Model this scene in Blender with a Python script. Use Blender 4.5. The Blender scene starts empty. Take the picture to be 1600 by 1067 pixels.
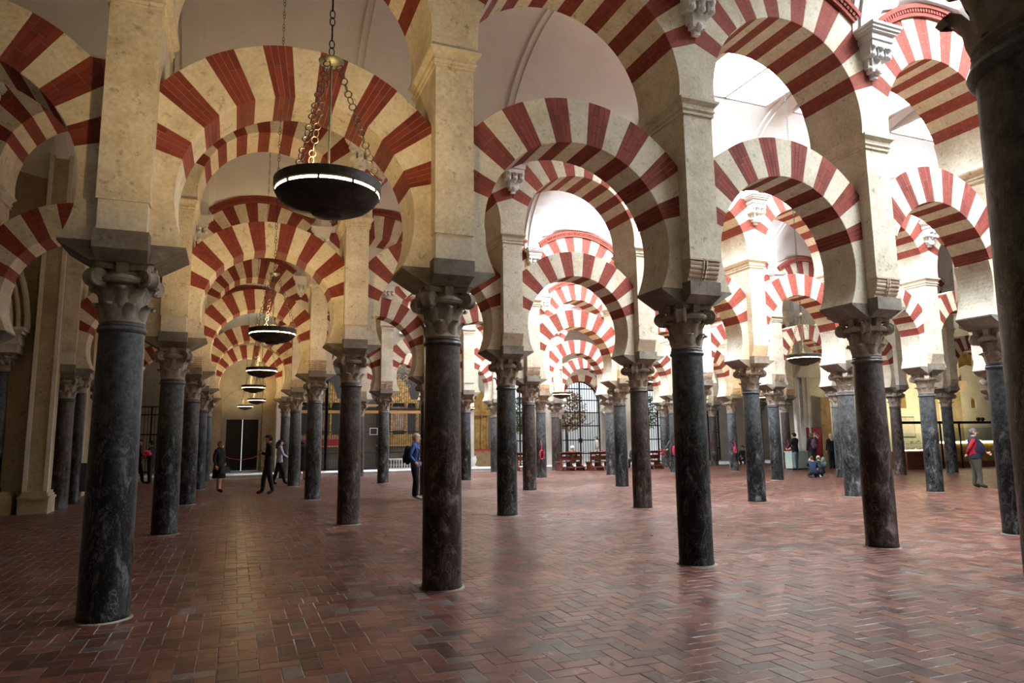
import bpy, math, random
from mathutils import Matrix, Vector
random.seed(7)
R = math.radians
SC = bpy.context.scene
COL = SC.collection

# ------------------------------------------------------------------ camera
cam_d = bpy.data.cameras.new('camera'); cam = bpy.data.objects.new('camera', cam_d); COL.objects.link(cam)
YAW, PITCH, ROLL = 0.37952, 0.14019, -0.01168
fw = Vector((math.sin(YAW)*math.cos(PITCH), math.cos(YAW)*math.cos(PITCH), math.sin(PITCH)))
rt = Vector((math.cos(YAW), -math.sin(YAW), 0)); up = rt.cross(fw)
r2 = math.cos(ROLL)*rt + math.sin(ROLL)*up; u2 = -math.sin(ROLL)*rt + math.cos(ROLL)*up
M = Matrix((r2, u2, -fw)).transposed().to_4x4(); M.translation = Vector((1.0475, -7.6139, 1.6008))
cam.matrix_world = M
cam_d.sensor_width = 36; cam_d.lens = 1080.71*36/1600; cam_d.clip_end = 300
SC.camera = cam

# ------------------------------------------------------------------ light and exposure
SC.view_settings.view_transform = 'Standard'; SC.view_settings.look = 'None'
SC.view_settings.exposure = -0.06; SC.view_settings.gamma = 1.0; SC.view_settings.use_curve_mapping = False
SKYLIGHT = 62.0          # radiance of the daylit skylight panes
LAMP = 24.0; LAMPSPOT = 215.0              # radiance of the lamp trays
WORLD = 1.3
w = bpy.data.worlds.new('daylight'); SC.world = w; w.use_nodes = True
bg = w.node_tree.nodes['Background']; bg.inputs[0].default_value = (0.86, 0.93, 1.0, 1); bg.inputs[1].default_value = WORLD
SC.cycles.max_bounces=5; SC.cycles.diffuse_bounces=3; SC.cycles.glossy_bounces=2; SC.cycles.transmission_bounces=4; SC.cycles.adaptive_threshold=.03; SC.cycles.blur_glossy=1.0; SC.cycles.sample_clamp_indirect=6.0
# hall lights stand in their builders: skylight panes in the vaults, lamp trays in the hanging lamps

# ------------------------------------------------------------------ helpers
class MB:
    """collects polygons; build() links them as ONE mesh object"""
    def __init__(s): s.v=[]; s.f=[]; s.uv=None; s.mi=[]; s.cur=0
    def add(s, vs, fs):
        o=len(s.v); s.v += [tuple(p) for p in vs]; s.f += [tuple(i+o for i in f) for f in fs]; s.mi += [s.cur]*len(fs)
    def box(s, x0,x1,y0,y1,z0,z1):
        s.add([(x0,y0,z0),(x1,y0,z0),(x1,y1,z0),(x0,y1,z0),(x0,y0,z1),(x1,y0,z1),(x1,y1,z1),(x0,y1,z1)],
              [(0,3,2,1),(4,5,6,7),(0,1,5,4),(1,2,6,5),(2,3,7,6),(3,0,4,7)])
    def frus(s, a, z0, b, z1):
        """box tapering from half sizes a=(ax,ay) at z0 to b at z1, centred"""
        (ax,ay),(bx,by)=a,b
        s.add([(-ax,-ay,z0),(ax,-ay,z0),(ax,ay,z0),(-ax,ay,z0),(-bx,-by,z1),(bx,-by,z1),(bx,by,z1),(-bx,by,z1)],
              [(0,3,2,1),(4,5,6,7),(0,1,5,4),(1,2,6,5),(2,3,7,6),(3,0,4,7)])
    def prism(s, poly, y0, y1, inset=0.0, bev=0.0):
        """poly in (x,z) counter-clockwise seen from -y; extruded along y; bev chamfers both rims"""
        n=len(poly)
        if bev>0:
            cx=sum(p[0] for p in poly)/n; cz=sum(p[1] for p in poly)/n
            def ins(p):
                dx,dz=p[0]-cx,p[1]-cz; l=math.hypot(dx,dz) or 1
                k=max(0,(l-bev*1.4)/l); return (cx+dx*k, cz+dz*k)
            inn=[ins(p) for p in poly]
            vs=[(p[0],y0,p[1]) for p in inn]+[(p[0],y0+bev,p[1]) for p in poly]+[(p[0],y1-bev,p[1]) for p in poly]+[(p[0],y1,p[1]) for p in inn]
            fs=[tuple(range(n))]+[tuple(range(4*n-1,3*n-1,-1))]
            for k in range(3):
                for i in range(n):
                    j=(i+1)%n; fs.append((k*n+i,(k+1)*n+i,(k+1)*n+j,k*n+j))
        else:
            vs=[(p[0],y0,p[1]) for p in poly]+[(p[0],y1,p[1]) for p in poly]
            fs=[tuple(range(n)),tuple(range(2*n-1,n-1,-1))]
            for i in range(n):
                j=(i+1)%n; fs.append((i,n+i,n+j,j))
        s.add(vs,fs)
    def prismx(s, poly, x0, x1):
        """poly in (y,z), extruded along x"""
        n=len(poly)
        vs=[(x0,p[0],p[1]) for p in poly]+[(x1,p[0],p[1]) for p in poly]
        fs=[tuple(range(n-1,-1,-1)),tuple(range(n,2*n))]
        for i in range(n):
            j=(i+1)%n; fs.append((i,j,n+j,n+i))
        s.add(vs,fs)
    def lathe(s, prof, n=24, c=(0,0), cap=True):
        m=len(prof); vs=[]
        for (r,z) in prof:
            for k in range(n):
                t=2*math.pi*k/n; vs.append((c[0]+r*math.cos(t), c[1]+r*math.sin(t), z))
        fs=[]
        for i in range(m-1):
            for k in range(n):
                l=(k+1)%n; fs.append((i*n+k,i*n+l,(i+1)*n+l,(i+1)*n+k))
        if cap: fs.append(tuple(range(n-1,-1,-1))); fs.append(tuple(range((m-1)*n,m*n)))
        s.add(vs,fs)
    def tube(s, pts, rad, n=6, closed=False):
        pts=[Vector(p) for p in pts]; m=len(pts); vs=[]; fs=[]
        rr=rad if isinstance(rad,(list,tuple)) else [rad]*m
        ref=None
        for i,p in enumerate(pts):
            a=pts[(i-1)%m] if closed or i>0 else p; b=pts[(i+1)%m] if closed or i<m-1 else p
            t=(b-a).normalized()
            if ref is None:
                ref=t.cross(Vector((0,0,1)))
                if ref.length<1e-3: ref=t.cross(Vector((1,0,0)))
            ref=(ref-t*ref.dot(t)).normalized(); q=t.cross(ref)
            for k in range(n):
                h=2*math.pi*k/n; vs.append(p+(ref*math.cos(h)+q*math.sin(h))*rr[i])
        for i in range(m if closed else m-1):
            j=(i+1)%m
            for k in range(n):
                l=(k+1)%n; fs.append((i*n+k,i*n+l,j*n+l,j*n+k))
        if not closed: fs.append(tuple(range(n-1,-1,-1))); fs.append(tuple(range((m-1)*n,m*n)))
        s.add(vs,fs)
    def ball(s, c, r, nu=10, nv=6):
        rx,ry,rz = r if isinstance(r,(list,tuple)) else (r,r,r)
        vs=[(c[0],c[1],c[2]-rz)]
        for i in range(1,nv):
            ph=-math.pi/2+math.pi*i/nv
            for k in range(nu):
                t=2*math.pi*k/nu; vs.append((c[0]+rx*math.cos(ph)*math.cos(t), c[1]+ry*math.cos(ph)*math.sin(t), c[2]+rz*math.sin(ph)))
        vs.append((c[0],c[1],c[2]+rz)); fs=[]
        for k in range(nu):
            l=(k+1)%nu; fs.append((0,1+l,1+k)); fs.append((len(vs)-1,1+(nv-2)*nu+k,1+(nv-2)*nu+l))
            for i in range(nv-2): fs.append((1+i*nu+k,1+i*nu+l,1+(i+1)*nu+l,1+(i+1)*nu+k))
        s.add(vs,fs)
    def xf(s, fn, start=0):
        for i in range(start,len(s.v)): s.v[i]=tuple(fn(Vector(s.v[i])))
    def mesh(s, name, mat, smooth=False):
        me=bpy.data.meshes.new(name); me.from_pydata(s.v,[],s.f)
        for m in (mat if isinstance(mat,(list,tuple)) else [mat]): me.materials.append(m)
        if isinstance(mat,(list,tuple)): me.polygons.foreach_set('material_index', s.mi)
        if s.uv:
            l=me.uv_layers.new(name='UVMap')
            for lp in me.loops: l.data[lp.index].uv=s.uv[lp.vertex_index]
        if smooth:
            me.shade_smooth()
            if smooth!='all': 
                me.set_sharp_from_angle(angle=R(42))
        me.update(); return me
    def build(s, name, mat, parent=None, smooth=False, loc=(0,0,0), rz=0):
        return put(name, s.mesh(name,mat,smooth), parent, loc, rz)

def put(name, me, parent=None, loc=(0,0,0), rz=0):
    o=bpy.data.objects.new(name, me); COL.objects.link(o); o.parent=parent
    o.location=loc; o.rotation_euler=(0,0,rz); return o
def empty(name, loc=(0,0,0), rz=0):
    o=bpy.data.objects.new(name, None); COL.objects.link(o); o.location=loc; o.rotation_euler=(0,0,rz); o.empty_display_size=.2; return o
def tag(o, label, cat, group=None):
    o['label']=label; o['category']=cat
    if group: o['group']=group
    return o
def struct(o, label=None):
    o['kind']='structure'
    if label: o['label']=label
    return o

# ------------------------------------------------------------------ materials
def mat(name, col, rough=.7, spec=.3, metal=0.0):
    m=bpy.data.materials.new(name); m.use_nodes=True; b=m.node_tree.nodes['Principled BSDF']
    b.inputs['Base Color'].default_value=(*col,1); b.inputs['Roughness'].default_value=rough
    b.inputs['Specular IOR Level'].default_value=spec; b.inputs['Metallic'].default_value=metal
    return m
def N(m, t, **k):
    n=m.node_tree.nodes.new(t)
    for a,v in k.items():
        if a.startswith('i_'): n.inputs[a[2:].replace('_',' ')].default_value=v
        else: setattr(n,a,v)
    return n
def L(m,a,b): m.node_tree.links.new(a,b)
def ramp(m, fac, stops):
    r=N(m,'ShaderNodeValToRGB'); e=r.color_ramp.elements
    while len(e)<len(stops): e.new(.5)
    for x,(p,c) in zip(e,stops): x.position=p; x.color=(*c,1)
    L(m,fac,r.inputs[0]); return r.outputs[0]
def pos(m, rnd=0.0, kind='Position'):
    """world position, shifted per object when rnd>0"""
    if kind=='Position': p=N(m,'ShaderNodeNewGeometry').outputs['Position']
    else: p=N(m,'ShaderNodeTexCoord').outputs[kind]
    if rnd:
        oi=N(m,'ShaderNodeObjectInfo'); mu=N(m,'ShaderNodeVectorMath',operation='ADD'); sc=N(m,'ShaderNodeMath',operation='MULTIPLY')
        L(m,oi.outputs['Random'],sc.inputs[0]); sc.inputs[1].default_value=rnd
        L(m,p,mu.inputs[0]); L(m,sc.outputs[0],mu.inputs[1]); p=mu.outputs[0]
    return p
def noise(m, vec, scale, detail=5, rough=.6, dist=0.0):
    n=N(m,'ShaderNodeTexNoise'); n.inputs['Scale'].default_value=scale; n.inputs['Detail'].default_value=detail
    n.inputs['Roughness'].default_value=rough; n.inputs['Distortion'].default_value=dist; L(m,vec,n.inputs['Vector']); return n.outputs['Fac']
def mixc(m, fac, a, b, mode='MIX'):
    x=N(m,'ShaderNodeMix',data_type='RGBA',blend_type=mode)
    for s,v in ((0,fac),(6,a),(7,b)):
        if hasattr(v,'is_linked') or hasattr(v,'links'): L(m,v,x.inputs[s])
        elif isinstance(v,(int,float)): x.inputs[s].default_value=v
        else: x.inputs[s].default_value=(*v,1)
    return x.outputs[2]
def bump(m, h, strength=.3, dist=.01):
    b=N(m,'ShaderNodeBump'); b.inputs['Strength'].default_value=strength; b.inputs['Distance'].default_value=dist
    L(m,h,b.inputs['Height']); L(m,b.outputs[0],m.node_tree.nodes['Principled BSDF'].inputs['Normal'])
def out(m): return m.node_tree.nodes['Principled BSDF']

def stone(name, stops, s1=2.2, s2=24, bs=.35, rough=.85, rnd=0.0, pits=True, grain=.55):
    m=mat(name,(.5,.5,.5),rough,.2); p=pos(m,rnd)
    a=noise(m,p,s1,6,.65); c=ramp(m,a,stops)
    b=noise(m,p,s2,4,.6)
    c=mixc(m,grain,c,ramp(m,b,[(.25,(.55,.53,.5)),(.62,(1,1,1))]),'MULTIPLY')
    if pits:
        v=noise(m,p,9,3,.7); c=mixc(m,1.0,c,ramp(m,v,[(.30,(.62,.58,.52)),(.40,(1,1,1))]),'MULTIPLY')
    L(m,c,out(m).inputs['Base Color']); bump(m,b,bs,.012); return m
M_STONE = stone('pale_limestone',[(.25,(.50,.42,.29)),(.5,(.71,.64,.50)),(.75,(.82,.77,.65))])
M_VOUS  = stone('cream_voussoir',[(.25,(.58,.49,.34)),(.5,(.77,.69,.53)),(.75,(.86,.80,.67))],rnd=9.0,bs=.2)
M_IMPOST= stone('grey_impost_stone',[(.25,(.11,.09,.07)),(.5,(.22,.19,.155)),(.75,(.36,.32,.27))],rnd=5.0)
M_CAP   = stone('weathered_capital_stone',[(.25,(.13,.105,.08)),(.5,(.29,.24,.19)),(.75,(.46,.40,.34))],s1=4,rnd=5.0)
M_CORB  = stone('brown_corbel_stone',[(.25,(.42,.31,.22)),(.5,(.60,.47,.35)),(.75,(.70,.58,.46))],rnd=5.0)
M_PLAST = stone('white_plaster',[(.3,(.78,.77,.75)),(.6,(.86,.86,.84)),(.8,(.9,.9,.88))],s1=.8,bs=.03,pits=False,grain=.1)
M_WALLC = stone('cream_wall_plaster',[(.3,(.34,.26,.16)),(.55,(.47,.38,.25)),(.8,(.57,.48,.34))],s1=.9,bs=.15)
M_STRIP = stone('pale_stone_moulding',[(.3,(.66,.61,.52)),(.7,(.82,.78,.70))],s1=2,bs=.15,pits=False)
M_GREYW = stone('grey_ashlar_wall',[(.3,(.42,.40,.36)),(.55,(.58,.56,.51)),(.8,(.68,.66,.62))],s1=1.1,bs=.15)
M_WHITEM= stone('pale_marble_step',[(.3,(.62,.61,.59)),(.7,(.80,.79,.77))],s1=2,bs=.05,rough=.4,pits=False)

def brick_uv():
    m=mat('red_brick_voussoir',(.3,.08,.06),.8,.2)
    uv=N(m,'ShaderNodeUVMap'); br=N(m,'ShaderNodeTexBrick'); L(m,uv.outputs[0],br.inputs['Vector'])
    br.inputs['Scale'].default_value=1; br.inputs['Brick Width'].default_value=1; br.inputs['Row Height'].default_value=1
    br.inputs['Mortar Size'].default_value=.013; br.inputs['Color1'].default_value=(.235,.050,.034,1); br.inputs['Color2'].default_value=(.185,.040,.029,1)
    br.inputs['Mortar'].default_value=(.33,.15,.11,1); br.inputs['Mortar Smooth'].default_value=.2
    p=pos(m); n=noise(m,p,7,5,.65); c=mixc(m,.8,br.outputs['Color'],ramp(m,n,[(.3,(.72,.66,.62)),(.55,(1,1,1)),(.75,(1.0,.95,.9))]),'MULTIPLY')
    sp=noise(m,p,30,3,.7); c=mixc(m,ramp(m,sp,[(.66,(0,0,0)),(.74,(.55,.55,.55))]),c,(.50,.33,.26))
    L(m,c,out(m).inputs['Base Color']); bump(m,noise(m,p,40,3),.15,.01); return m
M_BRICK = brick_uv()
def brick_single():
    m=mat('red_arch_brick',(.3,.08,.06),.8,.2); p=pos(m,3.0); oi=N(m,'ShaderNodeObjectInfo')
    c=ramp(m,oi.outputs['Random'],[(0,(.17,.036,.027)),(.5,(.225,.048,.033)),(1,(.26,.060,.040))])
    n=noise(m,p,7,5,.65); c=mixc(m,.8,c,ramp(m,n,[(.3,(.75,.7,.66)),(.55,(1,1,1))]),'MULTIPLY')
    L(m,c,out(m).inputs['Base Color']); bump(m,noise(m,p,40,3),.2,.01); return m
M_BRICK1 = brick_single()
M_MORTAR = stone('pale_mortar',[(.3,(.40,.25,.19)),(.7,(.62,.45,.36))],s1=6,pits=False)
M_REDMLD = stone('red_painted_moulding',[(.3,(.23,.055,.04)),(.7,(.30,.075,.055))],s1=3,pits=False)

def marble(name, dark, mid, light, dust):
    m=mat(name,mid,.3,.22); p=pos(m,40.0,'Object')
    st=N(m,'ShaderNodeMapping'); st.inputs['Scale'].default_value=(1,1,.5); L(m,p,st.inputs['Vector'])
    a=noise(m,st.outputs[0],7.0,9,.78,.5); c=ramp(m,a,[(.40,dark),(.54,mid),(.66,light)])
    v=noise(m,st.outputs[0],3.2,7,.65,2.4); c=mixc(m,ramp(m,v,[(.482,(0,0,0)),(.494,(.8,.8,.8)),(.506,(0,0,0))]),c,light)
    g=noise(m,p,60,3,.75); c=mixc(m,ramp(m,g,[(.60,(0,0,0)),(.68,(.6,.6,.6))]),c,light)
    # worn dusty grey on the upper shaft, polished by hands lower down
    oz=N(m,'ShaderNodeTexCoord'); sx=N(m,'ShaderNodeSeparateXYZ'); L(m,oz.outputs['Object'],sx.inputs[0])
    ad=N(m,'ShaderNodeMath',operation='ADD'); b2=noise(m,p,5.0,8,.8); ml=N(m,'ShaderNodeMath',operation='MULTIPLY'); L(m,b2,ml.inputs[0]); ml.inputs[1].default_value=3.4
    L(m,sx.outputs[2],ad.inputs[0]); L(m,ml.outputs[0],ad.inputs[1])
    mr=N(m,'ShaderNodeMapRange'); mr.inputs[1].default_value=3.1; mr.inputs[2].default_value=4.3; mr.inputs[4].default_value=.8; L(m,ad.outputs[0],mr.inputs[0])
    dz=mixc(m,ramp(m,noise(m,p,14,6,.75),[(.35,(0,0,0)),(.65,(1,1,1))]),tuple(x*.35 for x in dust),tuple(x*1.25 for x in dust)); c=mixc(m,mr.outputs[0],c,dz)
    L(m,c,out(m).inputs['Base Color'])
    rr=N(m,'ShaderNodeMapRange'); rr.inputs[1].default_value=.35; rr.inputs[2].default_value=.65; rr.inputs[3].default_value=.22; rr.inputs[4].default_value=.6; L(m,a,rr.inputs[0]); L(m,rr.outputs[0],out(m).inputs['Roughness'])
    bump(m,g,.12,.01); return m
M_BLACK = marble('black_marble',(.0020,.0022,.0024),(.0065,.0068,.007),(.13,.13,.125),(.095,.100,.105))
M_GREY  = marble('grey_marble',(.006,.006,.0065),(.018,.018,.018),(.18,.175,.17),(.14,.142,.145))
M_BROWN = marble('brown_red_marble',(.008,.0048,.0042),(.025,.0150,.0125),(.16,.125,.115),(.095,.082,.078))

def floor_mat():
    m=mat('worn_terracotta_brick',(.3,.1,.07),.3,.30); g=N(m,'ShaderNodeNewGeometry'); oi=N(m,'ShaderNodeObjectInfo')
    ad=N(m,'ShaderNodeMath',operation='ADD'); L(m,g.outputs['Random Per Island'],ad.inputs[0]); L(m,oi.outputs['Random'],ad.inputs[1])
    fr=N(m,'ShaderNodeMath',operation='FRACT'); L(m,ad.outputs[0],fr.inputs[0])
    c=ramp(m,fr.outputs[0],[(0,(.042,.021,.016)),(.13,(.064,.025,.018)),(.35,(.088,.032,.022)),(.65,(.120,.045,.030)),(.86,(.158,.068,.045)),(.93,(.080,.054,.045)),(1,(.130,.098,.083))])
    p=g.outputs['Position']; n=noise(m,p,1.1,5,.6); c=mixc(m,.7,c,ramp(m,n,[(.3,(.62,.6,.58)),(.6,(1,1,1))]),'MULTIPLY')
    n2=noise(m,p,18,4,.65); c=mixc(m,.5,c,ramp(m,n2,[(.3,(.6,.58,.56)),(.6,(1,1,1))]),'MULTIPLY')
    L(m,c,out(m).inputs['Base Color'])
    rr=N(m,'ShaderNodeMapRange'); rr.inputs[1].default_value=.3; rr.inputs[2].default_value=.7; rr.inputs[3].default_value=.25; rr.inputs[4].default_value=.44
    L(m,noise(m,p,3.5,4,.7),rr.inputs[0]); L(m,rr.outputs[0],out(m).inputs['Roughness'])
    bump(m,n2,.12,.006); return m
M_FLOOR = floor_mat()
M_JOINT = stone('floor_joint_mortar',[(.40,(.045,.030,.024)),(.52,(.17,.14,.12)),(.68,(.44,.40,.36))],s1=.8,pits=False)
M_IRON  = mat('dark_iron',(.022,.022,.022),.5,.4,.6)
M_LAMPM = stone('blackened_bronze',[(.3,(.022,.017,.014)),(.55,(.055,.042,.034)),(.8,(.11,.085,.065))],s1=9,rough=.55,pits=False)
M_BRASS = mat('aged_brass',(.16,.155,.10),.5,.5,.7)
M_CHAIN = mat('chain_metal',(.07,.062,.05),.5,.4,.6)
M_CHAIND= mat('black_chain',(.018,.018,.018),.5,.4,.5)
def emis(name, col, s):
    m=mat(name,col,.6); b=out(m); b.inputs['Emission Color'].default_value=(*col,1); b.inputs['Emission Strength'].default_value=s; return m
M_SKYL  = emis('daylit_skylight_glass',(.84,.92,1.0),SKYLIGHT)
M_TRAY  = emis('warm_lamp_tray',(1.0,.70,.34),LAMP)
M_RING  = emis('warm_light_strip',(1.0,.76,.42),16.0)

# ------------------------------------------------------------------ the grid of the hall
A = 3.252
ROWY = {-1:-6.44, 0:0.0, 1:6.44, 2:12.88, 3:19.28, 4:24.9}
RNG  = {-1:(1,1), 0:(-1,5), 1:(-1,8), 2:(-1,10), 3:(-1,8), 4:(-1,9)}
OFF = {0:{0:-.018,1:-.028,2:.076,3:.055,4:-.213},
       1:{-1:.12,0:-.052,1:-.082,2:-.003,3:.093,4:.139,5:.085,6:-.094,7:-.34,8:-.4},
       2:{-1:.28,0:-.067,1:-.115,2:-.067,3:.013,4:.108,5:.164,6:.175,7:.091,8:-.055,9:-.311,10:-.4},
       3:{-1:.082,0:-.087,1:-.136,2:-.114,3:-.049,4:.033,5:.111,6:.181,7:.207,8:.195},
       4:{-1:.05,0:-.09,1:-.13,2:-.12,3:-.06,4:.03,5:.11,6:.18,7:.2,8:.2,9:.2}}
def CX(u,v): return u*A+OFF.get(v,{}).get(u,0)
ARC = {-1:'arcade beside the camera',0:'nearest arcade',1:'second arcade',2:'third arcade',3:'fourth arcade',4:'fifth, farthest arcade'}
ORD = ['first','second','third','fourth','fifth','sixth','seventh','eighth','ninth','tenth','eleventh','twelfth']
VIS0 = {0:0,1:0,2:-1,3:-1,4:-1,-1:1}       # leftmost column of each arcade that the photograph shows
def which(u,v):
    if v==-1: return 'closest at the right edge'
    k=u-VIS0[v]
    if k<0: return 'just past the left edge, '+ARC[v]
    return ORD[k]+' from the left, '+ARC[v]
def bay(u,v):
    k=u-VIS0[v]+(1 if VIS0[v]==0 else 0)
    return ORD[k]+' bay from the left, '+ARC[v]

# ------------------------------------------------------------------ the floor: herringbone brick
BW=.142; GAP=.0038
fl=MB(); fl.box(-9,45,-13.2,26.0,-.06,-.0028)
floor=struct(fl.build('floor',M_JOINT))
def clip_bands(x0,x1,y0,y1):
    res=[(y0,y1)]
    for y in ROWY.values():
        lo,hi=y-BW,y+BW; nr=[]
        for a,b in res:
            if b<=lo or a>=hi: nr.append((a,b))
            else:
                if a<lo: nr.append((a,lo))
                if b>hi: nr.append((hi,b))
        res=nr
    return [(x0,x1,a,b) for a,b in res if b-a>.03]
bricks=[]
X0,X1,Y0,Y1=-5.2,43.5,-7.0,26.0
def seen(x,y):
    d=Vector((x,y,0))-M.translation; z=d.dot(fw)
    if z<.5: return False
    return abs(1080.7*d.dot(r2)/z)<900 and abs(1080.7*d.dot(u2)/z)<640
for k in range(int((Y0-4)/BW)-2,int(Y1/BW)+2):
    for mm in range(-90,90):
        bx=k+4*mm; by=k
        for (a,b,c,d) in ((bx,bx+2,by,by+1),(bx-1,bx,by,by+2)):
            x,y=(a+b)/2*BW,(c+d)/2*BW
            if X0<x<X1 and Y0<y<Y1 and seen(x,y): bricks += clip_bands(a*BW,b*BW,c*BW,d*BW)
for y in ROWY.values():
    x=X0
    while x<X1:
        if seen(x,y): bricks.append((x,x+BW,y-BW,y+BW))
        x+=BW
def brick_geo(mb,x0,x1,y0,y1,c=None):
    x0+=GAP;x1-=GAP;y0+=GAP;y1-=GAP; e=.003
    t=[random.uniform(-.0012,.0012) for _ in range(4)]; z=random.uniform(-.0015,.0015)
    cx,cy=c or (0,0); x0-=cx;x1-=cx;y0-=cy;y1-=cy
    mb.add([(x0,y0,-.02),(x1,y0,-.02),(x1,y1,-.02),(x0,y1,-.02),(x0,y0,z-e),(x1,y0,z-e),(x1,y1,z-e),(x0,y1,z-e),
            (x0+e,y0+e,z+t[0]),(x1-e,y0+e,z+t[1]),(x1-e,y1-e,z+t[2]),(x0+e,y1-e,z+t[3])],
           [(0,1,5,4),(1,2,6,5),(2,3,7,6),(3,0,4,7),(4,5,9,8),(5,6,10,9),(6,7,11,10),(7,4,8,11),(8,9,10,11)])
def dist(b): return math.hypot((b[0]+b[1])/2-M.translation.x,(b[2]+b[3])/2-M.translation.y)
def inframe(b):
    d=Vector(((b[0]+b[1])/2,(b[2]+b[3])/2,0))-M.translation; z=d.dot(fw)
    return z>.5 and abs(1080.7*d.dot(r2)/z)<800 and abs(1080.7*d.dot(u2)/z)<533
full=lambda b: abs((b[1]-b[0])*(b[3]-b[2])-2*BW*BW)<1e-4
bricks.sort(key=lambda b:(not inframe(b),dist(b)))
var={}
for b in bricks[:300]:
    key=(round(b[1]-b[0],3),round(b[3]-b[2],3),random.randrange(6)); c=((b[0]+b[1])/2,(b[2]+b[3])/2)
    if key not in var:
        mb=MB(); brick_geo(mb,b[0],b[1],b[2],b[3],c); var[key]=mb.mesh('brick',M_FLOOR)
    put('brick',var[key],floor,(c[0],c[1],0))
mb=MB()
for b in bricks[300:]: brick_geo(mb,*b)
pv=mb.build('brick_paving',M_FLOOR,floor); pv['kind']='stuff'

# ------------------------------------------------------------------ arches
def clipx(poly,xm,sgn):
    res=[]; n=len(poly)
    for i in range(n):
        p,q=poly[i],poly[(i+1)%n]; a=sgn*p[0]<=xm+1e-9; b=sgn*q[0]<=xm+1e-9
        if a: res.append(p)
        if a!=b:
            t=(sgn*xm-p[0])/(q[0]-p[0]); res.append((sgn*xm,p[1]+t*(q[1]-p[1])))
    return res
def wedge_poly(a0,a1,r0,r1,z0,xm=1.626,ns=3):
    p=[(-r0*math.cos(a0+(a1-a0)*i/ns), z0+r0*math.sin(a0+(a1-a0)*i/ns)) for i in range(ns+1)]
    p+=[(-r1*math.cos(a1-(a1-a0)*i/ns), z0+r1*math.sin(a1-(a1-a0)*i/ns)) for i in range(ns+1)]
    p=clipx(clipx(p,xm,1),xm,-1)
    ar=sum(p[i][0]*p[(i+1)%len(p)][1]-p[(i+1)%len(p)][0]*p[i][1] for i in range(len(p)))
    return p if ar>0 else p[::-1]
def wedge(name,a0,a1,r0,r1,z0,dep,m,bev=.006):
    mb=MB(); mb.prism(wedge_poly(a0,a1,r0,r1,z0),-dep,dep,bev=bev)
    uv=[]
    for (x,y,z) in mb.v:
        an=math.atan2(z-z0,-x); rho=math.hypot(x,z-z0)
        uv.append(((rho-r0+y+dep)/.29, 4*(an-a0)/(a1-a0)+.0))
    mb.uv=uv; return mb.mesh(name,m)
LZ,LR0,LR1,LD=4.04,1.215,1.79,.30       # horseshoe tier
UZ,UR0,UR1,UD=6.21,1.35,2.05,.50        # round upper tier
LA0,UA0=R(17.2),R(21.2); NV=15
LST=(math.pi-2*LA0)/NV; UST=(math.pi-2*UA0)/NV
low_me=[wedge('voussoir',LA0+i*LST,LA0+(i+1)*LST,LR0+(0 if i%2 else .0),LR1,LZ,LD-(.002 if i%2==0 else 0),M_BRICK if i%2==0 else M_VOUS) for i in range(NV)]
upp_me=[wedge('voussoir',UA0+i*UST,UA0+(i+1)*UST,UR0,UR1,UZ,UD-(.002 if i%2==0 else 0),M_BRICK if i%2==0 else M_VOUS) for i in range(NV)]
core_me={}; brick_me={}
def near_red(i):
    """mortar core and single bricks of one red voussoir of the nearest arches"""
    if i in core_me: return core_me[i],brick_me[i]
    a0=LA0+i*LST; core_me[i]=wedge('voussoir',a0+.0015,a0+LST-.0015,LR0+.006,LR1-.004,LZ,LD-.006,M_MORTAR,0)
    bl=[]; rnd=random.Random(i)
    for c in range(4):
        b0=a0+LST*c/4; b1=b0+LST/4; g=.0016
        cut=rnd.choice([(.29,),(.18,.42),(.36,),(.12,.36),(.24,.48)]); rs=[0,*cut,LR1-LR0]
        ycut=rnd.choice([-.08,.0,.1])
        for k in range(len(rs)-1):
            for (y0,y1) in ((-LD,ycut),(ycut,LD)):
                p=wedge_poly(b0+g,b1-g,LR0+rs[k]+(.002 if k else 0),LR0+rs[k+1]-(.002 if k<len(rs)-2 else 0),LZ,ns=1)
                if len(p)<3: continue
                mb=MB(); mb.prism(p,y0+(.002 if y0>-LD else rnd.uniform(0,.002)),y1-(.002 if y1<LD else rnd.uniform(0,.002))); bl.append(mb.mesh('brick',M_BRICK1))
    brick_me[i]=bl; return core_me[i],bl

def hood():
    """red moulded rim with dentils following the back of the upper arch"""
    mb=MB(); ns=26; t0=math.acos(1.42/2.2)
    def band(ra,rb,y0,y1):
        for s in (-1,):
            for i in range(ns):
                b0=t0+(math.pi-2*t0)*i/ns; b1=t0+(math.pi-2*t0)*(i+1)/ns
                q=[(-ra*math.cos(b0),UZ+ra*math.sin(b0)),(-rb*math.cos(b0),UZ+rb*math.sin(b0)),(-rb*math.cos(b1),UZ+rb*math.sin(b1)),(-ra*math.cos(b1),UZ+ra*math.sin(b1))]
                ya,yb=(s*y0,s*y1) if s>0 else (s*y1,s*y0); mb.prism(q[::-1],ya,yb)
    band(2.05,2.11,UD-.1,UD+.05); band(2.17,2.24,UD-.1,UD+.09); mb.cur=1; band(2.11,2.17,UD-.1,UD+.03); mb.cur=0
    nd=44
    for s in (-1,):
        for i in range(nd):
            b=t0+(math.pi-2*t0)*(i+.5)/nd; h=.011
            q=[(-2.11*math.cos(b-h),UZ+2.11*math.sin(b-h)),(-2.17*math.cos(b-h),UZ+2.17*math.sin(b-h)),(-2.17*math.cos(b+h),UZ+2.17*math.sin(b+h)),(-2.11*math.cos(b+h),UZ+2.11*math.sin(b+h))]
            ya,yb=(s*UD,s*(UD+.07)) if s>0 else (s*(UD+.07),s*UD); mb.prism(q[::-1],ya,yb)
    return mb.mesh('hood_moulding',[M_REDMLD,mat('moulding_groove',(.10,.03,.025),.9)])
hood_me=hood()
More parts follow.
